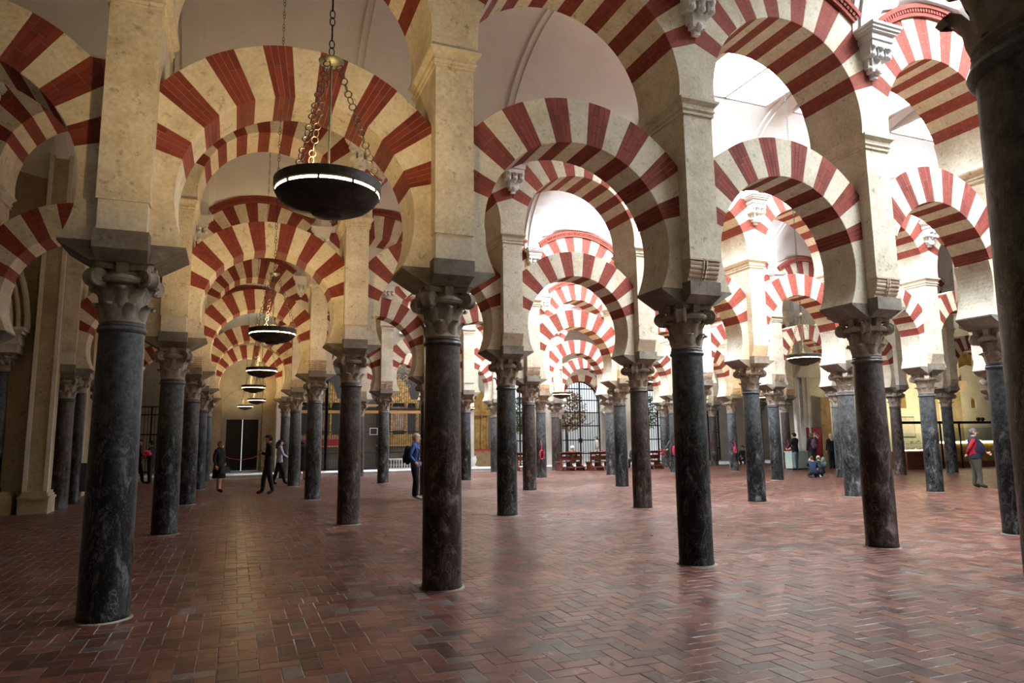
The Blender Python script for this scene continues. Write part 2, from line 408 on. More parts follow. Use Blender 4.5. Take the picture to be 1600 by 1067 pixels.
def spandrel():
    ns=24; ra=2.04; pts=[(-1.63,10.4),(-1.63,UZ+math.sqrt(ra*ra-1.63*1.63))]; t0=math.acos(1.63/ra)
    for i in range(1,ns): b=t0+(math.pi-2*t0)*i/ns; pts.append((-ra*math.cos(b),UZ+ra*math.sin(b)))
    pts+=[(1.63,pts[1][1]),(1.63,10.4)]; mb=MB()
    for i in range(1,len(pts)-2):
        (x0,z0),(x1,z1)=pts[i],pts[i+1]; mb.prism([(x0,z0),(x1,z1),(x1,10.4),(x0,10.4)],-.47,.47)
    return mb.mesh('wall_arcade',M_PLAST)
span_me=spandrel()
for v in range(0,5):
    u0,u1=RNG[v]
    for u in range(u0,u1):
        xa,xb=CX(u,v),CX(u+1,v); sx=(xb-xa)/A; loc=((xa+xb)/2,ROWY[v],0)
        e=empty('horseshoe_arch',loc); e.scale=(sx,1,1)
        tag(e,'lower horseshoe arch striped red and cream, '+bay(u,v),'arch','lower horseshoe arches')
        for i in range(NV):
            if v==0 and i%2==0 and u<4:
                c,bl=near_red(i); o=put('voussoir',c,e)
                for b in bl: put('brick',b,o)
            else: put('voussoir',low_me[i],e)
        e=empty('round_arch',loc); e.scale=(sx,1,1)
        tag(e,'upper round arch striped red and cream, '+bay(u,v),'arch','upper round arches')
        for i in range(NV): put('voussoir',upp_me[i],e)
        put('hood_moulding',hood_me,e); put('hood_moulding',hood_me,e,rz=math.pi)
        wl=struct(put('wall_arcade',span_me,None,loc)); wl.scale=(sx,1,1)

# ------------------------------------------------------------------ columns
def shaft_mesh(m):
    mb=MB(); mb.lathe([(.216,0),(.222,.012),(.222,.05),(.217,.06),(.2185,.5),(.216,1.1),(.208,1.9),(.200,2.62),(.200,2.66)],32); return mb.mesh('shaft',m,True)
SHAFT={m:shaft_mesh(m) for m in (M_BLACK,M_GREY,M_BROWN)}
mb=MB(); mb.lathe([(.198,2.655),(.214,2.665),(.222,2.685),(.214,2.705),(.205,2.712),(.208,2.73),(.198,2.745)],32); ASTR={m:mb.mesh('astragal',m,True) for m in (M_BLACK,M_GREY,M_BROWN)}
mb=MB(); n=26
mb.lathe([(.222,-.012),(.262,-.012),(.25,.002),(.236,.008),(.222,.010)],n,cap=False); COLLAR=mb.mesh('floor_collar',M_JOINT,True)
def abacus(mb,z0,z1,h,cut=.05):
    pts=[]
    for q in range(4):
        t=math.pi/2*q; c,s=math.cos(t),math.sin(t)
        loc=[(h,-h+cut),(h-.0,-h+cut),(h-.055,-.075),(h-.055,.075),(h,h-cut),(h-cut,h)]
        for (x,y) in loc[1:]: pts.append((x*c-y*s,x*s+y*c))
    n=len(pts); mb.add([(x,y,z0) for x,y in pts]+[(x*1.04,y*1.04,z1) for x,y in pts],[tuple(range(n-1,-1,-1)),tuple(range(n,2*n))]+[(i,(i+1)%n,n+(i+1)%n,n+i) for i in range(n)])
def bell(mb):
    mb.lathe([(.196,2.745),(.205,2.76),(.198,2.775),(.192,2.80),(.196,2.95),(.212,3.08),(.238,3.17),(.232,3.22),(.20,3.26)],24); abacus(mb,3.255,3.31,.262)
def leaf_geo(mb,ang,z0,h,w,r0,lean):
    """acanthus leaf: tongue hugging the bell whose tip curls outwards"""
    prof=[(r0,0,1),(r0+.012,.25,1.0),(r0+.018,.55,.92),(r0+.026+lean*.4,.8,.75),(r0+.034+lean,.97,.5),(r0+.046+lean*1.25,.93,.42),(r0+.040+lean,.80,.3)]
    vs=[];fs=[];nw=4
    for (r,t,k) in prof:
        for j in range(nw+1):
            s=(j/nw-.5)*2; a=ang+s*w*k/2/r0; rr=r-.022*s*s+(.008 if j==2 else 0); vs.append((rr*math.cos(a),rr*math.sin(a),z0+h*t))
    for i in range(len(prof)-1):
        for j in range(nw): q=i*(nw+1)+j; fs.append((q,q+1,q+nw+2,q+nw+1))
    mb.add(vs,fs)
def volute_geo(mb,ang):
    d=Vector((math.cos(ang),math.sin(ang),0)); t=Vector((-d.y,d.x,0)); c=d*.315+Vector((0,0,3.165))
    # spiral roll: drum with a raised spiral on both cheeks
    s0=len(mb.v); n=14
    rings=[(.02,-.066),(.034,-.072),(.05,-.060),(.086,-.062),(.094,-.045),(.076,-.018),(.076,.018),(.094,.045),(.086,.062),(.05,.060),(.034,.072),(.02,.066)]
    vs=[]
    for r,o in rings:
        for k in range(n): a=2*math.pi*k/n; vs.append(c+d*(r*math.cos(a))+Vector((0,0,1))*(r*math.sin(a))+t*o)
    fs=[(i*n+k,i*n+(k+1)%n,(i+1)*n+(k+1)%n,(i+1)*n+k) for i in range(len(rings)-1) for k in range(n)]+[tuple(range(n)),tuple(range(len(rings)*n-1,(len(rings)-1)*n-1,-1))]
    mb.add(vs,fs)
    mb.tube([d*.20+Vector((0,0,3.06)),d*.24+Vector((0,0,3.14)),d*.29+Vector((0,0,3.225)),d*.34+Vector((0,0,3.235))],[.03,.036,.034,.024],6)
def boss_geo(mb,ang):
    d=Vector((math.cos(ang),math.sin(ang),0)); t=Vector((-d.y,d.x,0))
    for z0,z1,r0,r1,h in ((3.18,3.315,.17,.275,.05),):
        vs=[d*r+t*s*h+Vector((0,0,z)) for z,rr in ((z0,(r0,r1-.02)),(z1,(r0,r1))) for r in rr for s in (-1,1)]
        mb.add(vs,[(0,1,3,2),(4,6,7,5),(0,4,5,1),(2,3,7,6),(0,2,6,4),(1,5,7,3)])
    s0=len(mb.v); mb.tube([d*.225-t*.16+Vector((0,0,3.15)),d*.262-t*.07+Vector((0,0,3.16)),d*.268+Vector((0,0,3.165)),d*.262+t*.07+Vector((0,0,3.16)),d*.225+t*.16+Vector((0,0,3.15))],[.03,.042,.046,.042,.03],8)
LEAF1=[];LEAF2=[];VOL=[];BOSS=[]
for k in range(8):
    mb=MB(); leaf_geo(mb,math.pi/4*k+math.pi/8,2.775,.165,.15,.197,.035); LEAF1.append(mb.mesh('leaf',M_CAP,'all'))
    mb=MB(); leaf_geo(mb,math.pi/4*k,2.90,.20,.15,.200,.045); LEAF2.append(mb.mesh('leaf',M_CAP,'all'))
for k in range(4):
    mb=MB(); volute_geo(mb,math.pi/4+math.pi/2*k); VOL.append(mb.mesh('volute',M_CAP,True))
    mb=MB(); boss_geo(mb,math.pi/2*k); BOSS.append(mb.mesh('boss',M_CAP,True))
mb=MB(); bell(mb); CAPN=mb.mesh('capital',M_CAP,True)
mb=MB(); bell(mb)
for k in range(8): leaf_geo(mb,math.pi/4*k+math.pi/8,2.775,.165,.15,.197,.035); leaf_geo(mb,math.pi/4*k,2.90,.20,.15,.200,.045)
for k in range(4): volute_geo(mb,math.pi/4+math.pi/2*k); boss_geo(mb,math.pi/2*k)
CAPF=mb.mesh('capital',M_CAP,True)
def impost_mesh():
    mb=MB()
    pr=[(-.27,3.312),(.27,3.312),(.545,3.475),(.545,3.50),(-.545,3.50),(-.545,3.475)]
    mb.prism(pr,-.302,.302)
    mb.add([(-.215,-.31,3.313),(.215,-.31,3.313),(.215,.31,3.313),(-.215,.31,3.313),(-.235,-.47,3.40),(.235,-.47,3.40),(.235,.47,3.40),(-.235,.47,3.40),
            (-.235,-.475,3.575),(.235,-.475,3.575),(.235,.475,3.575),(-.235,.475,3.575)],
           [(0,3,2,1),(0,1,5,4),(1,2,6,5),(2,3,7,6),(3,0,4,7),(4,5,9,8),(5,6,10,9),(6,7,11,10),(7,4,8,11),(8,9,10,11)])
    return mb.mesh('impost',M_IMPOST)
IMPOST=impost_mesh()
KIND={(-1,1):1,(0,-1):0,(0,0):0,(0,1):2,(0,2):0,(0,3):2,(0,4):0,(1,0):0,(1,1):2,(1,2):0,(1,3):2,(1,4):0,(1,5):1,(1,6):0,(2,0):0,(2,1):1,(2,3):2,(2,4):0,(2,5):2,(2,6):0,(3,1):1,(3,2):1,(3,3):0,(3,4):1,(3,5):1}
MK=[M_BLACK,M_GREY,M_BROWN]; MN=['black','dark grey','brownish']
def column(u,v):
    k=KIND.get((v,u),(u*7+v*3)%3); m=MK[k]
    e=empty('column',(CX(u,v),ROWY[v],0))
    tag(e,f'{MN[k]} marble column, {which(u,v)}','column','columns of the hall')
    s=put('shaft',SHAFT[m],e,rz=random.uniform(0,6)); put('astragal',ASTR[m],e); put('floor_collar',COLLAR,e,rz=random.uniform(0,6))
    if v<=1 and u<=5:
        c=put('capital',CAPN,e)
        for q in LEAF1+LEAF2: put('leaf',q,c)
        for q in VOL: put('volute',q,c)
        for q in BOSS: put('boss',q,c)
    else: put('capital',CAPF,e)
    put('impost',IMPOST,e)

# ------------------------------------------------------------------ piers above the columns
def springer(z_top,z_bot,zc,r,dep,ztop2,core,name,m):
    """stone between two neighbouring arches, its sides following their curves"""
    n=12; right=[]
    for i in range(n+1):
        z=z_bot+(z_top-z_bot)*i/n; right.append((A/2-math.sqrt(max(0,r*r-(z-zc)**2)),z))
    pts=[*right,(core,ztop2),(-core,ztop2),*[(-x,z) for x,z in right[::-1]]]
    mb=MB(); h=len(right)
    for i in range(h-1): mb.prism([(-right[i][0],right[i][1]),(right[i][0],right[i][1]),(right[i+1][0],right[i+1][1]),(-right[i+1][0],right[i+1][1])],-dep,dep)
    mb.prism([(-right[-1][0],right[-1][1]),(right[-1][0],right[-1][1]),(core,ztop2),(-core,ztop2)],-dep,dep)
    return mb.mesh(name,m)
SPR=springer(LZ+LR0*math.sin(LA0),3.50,LZ,LR0,LD,4.04+1.40*math.tan(LA0),.225,'springer',M_STONE)
_r=[(UR0,math.sin(UA0))]
USPR=springer(UZ+UR0*math.sin(UA0),6.02,UZ,UR0,UD,UZ+1.626*math.tan(UA0),.001,'upper_springer',M_STONE)
mb=MB(); mb.box(-.225,.225,-.48,.48,3.86,5.84); PIL=mb.mesh('pilaster',M_STONE)
mb=MB()
for (a,z0,b,z1) in ((.245,5.82,.25,5.845),(.25,5.845,.235,5.86),(.235,5.86,.262,5.885),(.262,5.885,.262,5.90),(.245,5.90,.255,5.95),(.255,5.95,.30,6.0),(.30,6.0,.305,6.03)):
    mb.frus((a,a+.255),z0,(b,b+.255),z1)
CORN=mb.mesh('cornice',M_STONE)
def corbel(kind):
    mb=MB()
    if kind==0: mb.prismx([(-.445,3.575),(-.29,3.575),(-.29,3.86),(-.462,3.86)],-.208,.208)
    elif kind==2:
        mb.prismx([(-.40,3.575),(-.29,3.575),(-.29,3.86),(-.482,3.86),(-.482,3.84)],-.23,.23)
    else:
        mb.prismx([(-.50,3.845),(-.29,3.845),(-.29,3.87),(-.50,3.87)],-.24,.24)
        for i in range(5):
            f=i/4; c=(-.455+.075*(1-f)**1.5, 3.605+.052*i); r=.034
            pl=[(c[0]-r*math.cos(t),c[1]+r*math.sin(t)) for t in [R(-80+160*j/7) for j in range(8)]]
            mb.prismx([(-.29,c[1]-r*.9)]+pl+[(-.29,c[1]+r*.9)],-.225,.225)
        for x in ((-.035,.035),(-.01,.01)):
            for i in range(5):
                f=i/4; y=-.455+.075*(1-f)**1.5; mb.box(x[0],x[1],y-.042,-.3,3.575+.052*i,3.64+.052*i)
    return mb.mesh('corbel',M_CORB if kind else M_STRIP)
CORB=[corbel(k) for k in range(3)]
def bracket():
    """white console that carries a rib of the vault"""
    mb=MB()
    for (hx,d,z0,z1) in ((.30,.36,7.62,7.66),(.28,.335,7.575,7.62),(.255,.305,7.54,7.575),(.22,.26,7.44,7.54),(.20,.235,7.34,7.44)):
        mb.box(-hx,hx,-UD-d,-UD+.02,z0,z1)
    for sx in (-.155,0,.155):
        ht=7.34; mb.box(sx-.055,sx+.055,-UD-.20,-UD+.02,ht-.13,ht)
        mb.ball((sx,-UD-.19,ht-.12),(.052,.05,.05),8,6); mb.ball((sx,-UD-.215,ht-.01),(.045,.05,.045),8,6)
    mb.box(-.10,.10,-UD-.12,-UD+.02,7.0,7.22); mb.ball((0,-UD-.12,7.02),(.055,.05,.06),8,6); mb.ball((0,-UD-.13,7.19),(.05,.05,.05),8,6)
    for sx in (-.09,.09): mb.box(sx-.045,sx+.045,-UD-.08,-UD+.02,7.06,7.24); mb.ball((sx,-UD-.08,7.06),(.04,.04,.045),8,6)
    mb.box(-.05,.05,-UD-.07,-UD+.02,6.93,7.02)
    return mb.mesh('bracket',M_PLAST,True)
BRK=bracket()
CK={(0,-1):0,(0,0):0,(0,1):0,(0,2):1,(0,3):1,(0,4):1,(1,0):0,(1,1):0,(1,2):2,(1,3):2,(1,4):2,(1,5):0,(2,1):1,(2,3):1,(2,5):1,(3,2):1}
CN=['plain corbels','rolled corbels','chamfered corbels']
def pier(u,v):
    k=CK.get((v,u),(u+2*v)%3)
    e=empty('pier',(CX(u,v),ROWY[v],0))
    tag(e,f'stone pier with {CN[k]}, over the column {which(u,v)}','pier','piers above the columns')
    put('springer',SPR,e); put('pilaster',PIL,e); put('cornice',CORN,e); put('upper_springer',USPR,e)
    for a in (0,math.pi): put('corbel',CORB[k],e,rz=a); put('bracket',BRK,e,rz=a)
for v in RNG:
    for u in range(RNG[v][0],RNG[v][1]+1): column(u,v); pier(u,v)

# ------------------------------------------------------------------ vaulted ceilings over the aisles
AIS=[(-2,-12.88,-6.44),(-1,-6.44,0),(0,0,6.44),(1,6.44,12.88),(2,12.88,19.28),(3,19.28,24.9),(4,24.9,31.2)]
SKY={(-2,5)}|{(k,u) for k,a,b in ((-1,3,5),(0,3,5),(1,3,5),(2,3,5),(3,3,6),(4,2,4)) for u in range(a,b+1)}
CROWN=9.75; SPRZ=7.66
def zb(t): return SPRZ+(CROWN-SPRZ)*math.sqrt(max(0,1-t*t))
AN={-2:'behind the camera',-1:'over the camera',0:'behind the nearest arcade',1:'behind the second arcade',2:'behind the third arcade',3:'behind the fourth arcade',4:'behind the fifth arcade'}
for (k,ya,yb_) in AIS:
    yc=(ya+yb_)/2; hw=(yb_-ya)/2-.45; mb=MB(); nx,ny=16,28
    for u in range(-2,14):
        xc=(u+.5)*A; sky=(k,u) in SKY
        idx={}
        for i in range(nx+1):
            for j in range(ny+1):
                x=-A/2+A*i/nx; t=-1+2*j/ny; t=math.copysign(1-(1-abs(t))**1.35,t)
                z=zb(t)
                if abs(x)<1.36: z=max(z,UZ+math.sqrt(max(0,2.25**2-x*x))-.0)
                idx[i,j]=len(mb.v); mb.v.append((xc+x,yc+t*hw,z))
        for i in range(nx):
            for j in range(ny):
                if sky and 2<=i<14 and 8<=j<20: continue
                mb.f.append((idx[i,j],idx[i,j+1],idx[i+1,j+1],idx[i+1,j])); mb.mi.append(0)
    c=struct(mb.build('ceiling',M_PLAST,smooth=True),'white plaster groin-vaulted ceiling '+AN[k])
    for u in range(-2,14):
        rb=MB(); pr=[]
        n=22
        for (w2,dz) in ((.26,.06),(.14,.10)):
            for i in range(n):
                t0=-1+2*i/n; t1=-1+2*(i+1)/n; a=math.sin(t0*math.pi/2); b=math.sin(t1*math.pi/2)
                z0=SPRZ+(CROWN-SPRZ)*math.cos(t0*math.pi/2); z1=SPRZ+(CROWN-SPRZ)*math.cos(t1*math.pi/2); h0=hw-dz
                rb.add([(-w2,a*h0,z0-dz),(w2,a*h0,z0-dz),(w2,b*h0,z1-dz),(-w2,b*h0,z1-dz),(-w2,a*hw,z0+.03),(w2,a*hw,z0+.03),(w2,b*hw,z1+.03),(-w2,b*hw,z1+.03)],
                       [(0,1,2,3),(0,3,7,4),(1,5,6,2)])
        rb.build('rib',M_PLAST,c,True,(u*A,yc,0))
        if (k,u) in SKY:
            xc=(u+.5)*A; x0,x1=-A/2+A*2/nx,-A/2+A*14/nx
            ts=[math.copysign(1-(1-abs(-1+2*j/ny))**1.35,-1+2*j/ny) for j in (8,20)]; y0,y1=ts[0]*hw,ts[1]*hw
            e=empty('skylight',(xc,yc,CROWN)); tag(e,f'{ORD[u-1]} bright skylight along the vault {AN[k]}','skylight','skylights in the vaults')
            pm=MB(); pm.box(x0-.02,x1+.02,y0-.02,y1+.02,.10,.12); pm.build('pane',M_SKYL,e)
            fr=MB()
            for (a,b,cc,d) in ((x0-.06,x0+.04,y0-.06,y1+.06),(x1-.04,x1+.06,y0-.06,y1+.06),(x0,x1,y0-.06,y0+.04),(x0,x1,y1-.04,y1+.06),(-.03,.03,y0,y1)):
                fr.box(a,b,cc,d,-.30,.10)
            fr.build('frame',M_PLAST,e)

# ------------------------------------------------------------------ hanging lamps
def bowl_mesh():
    mb=MB(); mb.lathe([(.02,-.142),(.085,-.140),(.100,-.134),(.106,-.122),(.112,-.118),(.20,-.104),(.275,-.072),(.322,-.030),(.345,.002),(.340,.006),(.28,-.03),(.15,-.075),(.02,-.085)],36); return mb.mesh('bowl',M_LAMPM,True)
BOWL=bowl_mesh()
mb=MB(); mb.lathe([(.340,.006),(.345,.006),(.345,.021),(.340,.021)],36,cap=False); STRIP=mb.mesh('light_strip',M_RING,True)
mb=MB(); mb.lathe([(.350,.022),(.356,.026),(.356,.092),(.350,.097),(.340,.097),(.340,.022)],36,cap=False); RIM=mb.mesh('rim',M_LAMPM,True)
mb=MB()
for k in range(10):
    t=2*math.pi*k/10; c,s=math.cos(t),math.sin(t); q=len(mb.v); mb.box(.340,.354,-.006,.006,0,.034); mb.xf(lambda p:(p.x*c-p.y*s,p.x*s+p.y*c,p.z),q)
STUD=mb.mesh('strip_divider',M_LAMPM)
mb=MB(); mb.lathe([(.001,.02),(.30,.02),(.30,.025),(.001,.025)],28); TRAY=mb.mesh('lamp_tray',M_TRAY)
mb=MB(); mb.lathe([(.004,.95),(.05,.955),(.082,.975),(.088,.985),(.05,.988),(.03,1.0),(.012,1.02),(.004,1.03)],24); HUB=mb.mesh('hub',M_BRASS,True)
mb=MB(); mb.tube([(0,0,-.09),(0,0,.96)],.009,6); mb.box(-.045,.045,-.006,.006,.16,.172); mb.box(-.006,.006,-.045,.045,.16,.172); STEM=mb.mesh('stem',M_BRASS)
def link(mb,a,b,side):
    """one oval chain link from a to b"""
    a,b=Vector(a),Vector(b); d=(b-a); l=d.length; d/=l; s=d.cross(Vector((0,1,0))).normalized(); q=d.cross(s)
    s=s if side else q; pts=[]
    for i in range(10):
        t=2*math.pi*i/10; pts.append((a+b)/2+d*(l*.58*math.cos(t))+s*(min(.017,l*.4)*math.sin(t)))
    mb.tube(pts,.0042,5,True)
def chain_mesh(a,b,nl,m,name):
    mb=MB(); a,b=Vector(a),Vector(b)
    for i in range(nl):
        if i%2==0 and m is M_CHAIN:
            p,q=a.lerp(b,(i+.0)/nl),a.lerp(b,(i+1)/nl); c=(p+q)/2; d=(q-p).normalized(); s=d.cross(Vector((.3,.9,.1))).normalized()
            t=d.cross(s); mb.tube([c+(d*math.cos(x)+s*math.sin(x))*.024 for x in [2*math.pi*j/12 for j in range(12)]],.0045,5,True)
        else: link(mb,a.lerp(b,i/nl),a.lerp(b,(i+1)/nl),i%4<2)
    return mb.mesh(name,m,True)
CH=[]
for k in range(3):
    t=math.pi/2+.35+2*math.pi*k/3; CH.append(chain_mesh((.05*math.cos(t),.05*math.sin(t),.96),(.345*math.cos(t),.345*math.sin(t),.09),19,M_CHAIN,'chain'))
LONG=chain_mesh((0,0,1.03),(0,0,6.61),98,M_CHAIND,'long_chain')
LAMPS=[(1.57,-2.95,'large round bronze hanging lamp in front, seen from below'),(1.53,3.7,'round hanging lamp second in the line toward the far door'),(1.58,9.8,'round hanging lamp third in the line toward the far door'),
       (1.53,15.3,'round hanging lamp fourth in the line toward the far door'),(1.81,22.3,'small distant hanging lamp fifth in the line, a little right of the others'),(1.45,27.6,'small farthest hanging lamp before the dark double door'),
       (12.5,3.95,'round hanging lamp on the right, under the white striped arches'),(12.5,10.5,'hanging lamp half hidden behind a column of the third arcade'),(12.6,16.3,'distant hanging lamp left of the bright arched gate'),
       (12.64,27.9,'distant hanging lamp before the gilded wooden altar'),(22.1,22.3,'distant hanging lamp above the coiled red ropes'),(22.6,16.4,'distant hanging lamp right of the tall dark iron gate')]
for (x,y,lb) in LAMPS:
    e=empty('hanging_lamp',(x,y,3.25),random.uniform(-.1,.1)); tag(e,lb,'lamp','hanging lamps')
    for n_,me in (('bowl',BOWL),('light_strip',STRIP),('rim',RIM),('strip_divider',STUD),('lamp_tray',TRAY),('hub',HUB),('stem',STEM),('long_chain',LONG)): put(n_,me,e)
    for me in CH: put('chain',me,e)
    for sg in (1,-1):                                   # added unseen spots casting the lamp's warm light on the arcades either side
        l=bpy.data.lights.new('added_lamp_spot','SPOT'); l.energy=LAMPSPOT; l.color=(1.0,.68,.30); l.spot_size=R(104); l.spot_blend=.8; l.shadow_soft_size=.10
        o=bpy.data.objects.new('added_lamp_spot',l); COL.objects.link(o); o.parent=e; o.location=(0,sg*.1,.16); o.rotation_euler=(sg*R(126),0,0)
# ------------------------------------------------------------------ outer walls of the hall
M_DARK = mat('dark_wood',(.02,.017,.015),.6)  # near-black wood, one even colour
M_GILT = stone('gilded_carving',[(.3,(.06,.035,.012)),(.55,(.28,.16,.05)),(.8,(.58,.38,.14))],s1=7,rough=.45,pits=False)
M_GILTR= mat('gilt_rail',(.42,.22,.08),.45,.5,.4)
M_WOOD = stone('reddish_bench_wood',[(.3,(.09,.028,.018)),(.7,(.19,.065,.042))],s1=5,rough=.5,pits=False)
M_PLANK= stone('brown_timber',[(.3,(.20,.12,.06)),(.7,(.36,.24,.13))],s1=4,rough=.7,pits=False)
M_GREENC=stone('pale_green_cabinet_paint',[(.3,(.30,.38,.33)),(.7,(.40,.48,.42))],s1=3,pits=False)
M_RED  = mat('red_rope',(.40,.013,.035),.6)
M_PINK = mat('pink_rope',(.60,.10,.17),.6)
M_REDCL= stone('crimson_cloth',[(.3,(.22,.01,.02)),(.7,(.34,.02,.03))],s1=5,rough=.9,pits=False)
M_GOLDW= stone('gold_painted_wood',[(.3,(.14,.08,.025)),(.55,(.30,.18,.055)),(.8,(.46,.30,.11))],s1=3,rough=.5,pits=False)
M_BOARD= mat('black_board',(.015,.015,.016),.5)
M_POST = stone('crimson_poster',[(.3,(.22,.012,.025)),(.7,(.28,.02,.035))],s1=2,rough=.5,pits=False)
M_WHITE= mat('white_paint',(.8,.78,.74),.6)
M_GLASS= mat('display_glass',(.9,.95,.93),.03,.5); out(M_GLASS).inputs['Transmission Weight'].default_value=1.0; out(M_GLASS).inputs['IOR'].default_value=1.02
M_CASEL= emis('display_case_light',(1.0,.86,.52),14.0)
def wall(name,boxes,m,label=None):
    mb=MB()
    for b in boxes: mb.box(*b)
    return struct(mb.build(name,m),label)
wall('wall_left',[(-5.6,-5.3,-13,12.4,0,10.5),(-5.6,-4.15,12.4,31.4,0,10.5)],M_WALLC,'cream plaster wall along the left side')
wall('wall_rear',[(-5.6,45,-13.1,-12.85,0,10.5)],M_WALLC)
wall('wall_right',[(44,44.3,-13,19.8,0,10.5)],M_WALLC)
wall('wall_back',[(-5.6,.62,31.0,31.4,0,10.5),(.62,1.395,31.0,31.4,2.79,10.5),(1.395,2.18,31.0,31.4,2.79,10.5),(2.18,14.6,31.0,31.4,0,10.5)],M_GREYW,'grey plaster back wall behind the screens')
wall('wall_hall_end',[(26.3,27.2,19.3,31.2,0,10.5)],M_GREYW) if False else None
# white wall with the gates to the courtyard
G=[(14.85,16.25,4.95),(18.0,20.5,4.85),(23.35,25.5,4.4)]
bx=[(14.3,14.85,27.5,28.0,0,10.5)]
for i,(a,b,h) in enumerate(G):
    bx.append((a,b,27.5,28.0,h,10.5)); nx_=G[i+1][0] if i<2 else 27.2
    bx.append((b,nx_,27.5,28.0,0,10.5))
bx.append((14.3,14.6,28.0,31.2,0,10.5))
wb=wall('wall_courtyard',bx,M_STRIP,'pale wall with tall openings to the courtyard')
# arched head of the middle opening
mb=MB(); n=14; cx,cz,r=19.25,3.58,1.25
for i in range(n):
    a0=math.pi*i/n; a1=math.pi*(i+1)/n; p0=(cx-r*math.cos(a0),cz+r*math.sin(a0)); p1=(cx-r*math.cos(a1),cz+r*math.sin(a1))
    mb.prism([p0,p1,(p1[0],4.86),(p0[0],4.86)],27.5,28.0)
mb.build('arched_head',M_STRIP,wb)
e=empty('gate_arch',(cx,27.46,0)); tag(e,'white and pink striped arch around the bright courtyard gate','arch')
for i in range(13):
    a0=R(-22)+R(224)*i/13; a1=R(-22)+R(224)*(i+1)/13; ra,rb=1.24,1.62
    q=[(-rr*math.cos(aa),cz+rr*math.sin(aa)) for rr,aa in ((ra,a0),(ra,(a0+a1)/2),(ra,a1),(rb,a1),(rb,(a0+a1)/2),(rb,a0))]
    mb=MB(); mb.prism(q,-.05,.10); mb.build('voussoir',M_VOUS if i%2==0 else M_BRICK1,e)
for s in (-1,1):
    k=empty('gate_column',(cx+s*1.55,27.25,0)); tag(k,f'slim grey column with white capital {"left" if s<0 else "right"} of the courtyard gate','column')
    mb=MB(); mb.lathe([(.19,.0),(.19,.15),(.155,.2),(.15,1.2),(.14,2.62),(.155,2.66)],16); mb.build('shaft',M_GREY,k,True)
    mb=MB(); mb.lathe([(.14,2.66),(.16,2.70),(.15,2.8),(.2,2.98),(.22,3.02)],12); mb.box(-.23,.23,-.23,.23,3.02,3.1); mb.build('capital',M_PLAST,k)
    mb=MB(); mb.prism([(-.24,3.1),(.24,3.1),(.34,3.25),(-.34,3.25)],-.24,.24); mb.build('impost',M_PLAST,k)
# iron gates in the openings
def gate(name,label,x0,x1,h,arch=False,rails=(.2,.75,1.5,2.3,3.05,3.8),y=27.72,m=M_IRON,nb=12):
    e=empty(name,((x0+x1)/2,y,0)); tag(e,label,'gate'); w2=(x1-x0)/2
    mb=MB(); mb.box(-w2,-w2+.06,-.03,.03,0,h if not arch else 3.6); mb.box(w2-.06,w2,-.03,.03,0,h if not arch else 3.6); mb.box(-.04,.04,-.035,.035,0,h-.05)
    if arch: mb.tube([(-1.22*math.cos(math.pi*i/16),0,3.58+1.22*math.sin(math.pi*i/16)) for i in range(17)],.035,6)
    else: mb.box(-w2,w2,-.03,.03,h-.06,h)
    mb.build('frame',m,e)
    for z in rails:
        if z<h-.1:
            ww=w2 if not arch or z<3.6 else math.sqrt(max(.01,1.22**2-(z-3.58)**2)); mb=MB(); mb.box(-ww,ww,-.03,.03,z-.03,z+.03); mb.build('rail',m,e)
    mb=MB()
    for i in range(1,nb):
        x=-w2+2*w2*i/nb; top=h-.03 if not arch else 3.58+math.sqrt(max(.0,1.22**2-x*x)); mb.box(x-.012,x+.012,-.012,.012,.02,top)
    b=mb.build('bars',m,e); b['kind']='stuff'
    return e
g=gate('courtyard_gate','tall arched iron gate with bright garden behind, centre background',18.0,20.5,4.85,True,(.75,1.5,2.3,3.05,3.75,4.4),nb=16)
mb=MB(); mb.box(-.09,.09,-.05,.05,1.35,1.6); mb.build('lock',M_IRON,g)
mb=MB()
for s in (-1,1):
    mb.tube([(s*(.1+.11*t*math.cos(t)*.55+.25),-.02,2.65+.11*t*math.sin(t)*.55) for t in [i*.45 for i in range(14)]],.014,5)
    mb.tube([(s*.08,-.02,2.32),(s*.3,-.02,2.42),(s*.62,-.02,2.40),(s*.9,-.02,2.6)],.014,5)
mb.build('scrollwork',M_IRON,g)
gate('courtyard_gate','tall iron gate with bright daylight left of the arched gate',14.85,16.25,4.95,nb=10)
gate('courtyard_gate','tall iron gate in daylight behind the red ropes',23.35,25.5,4.4,nb=14)
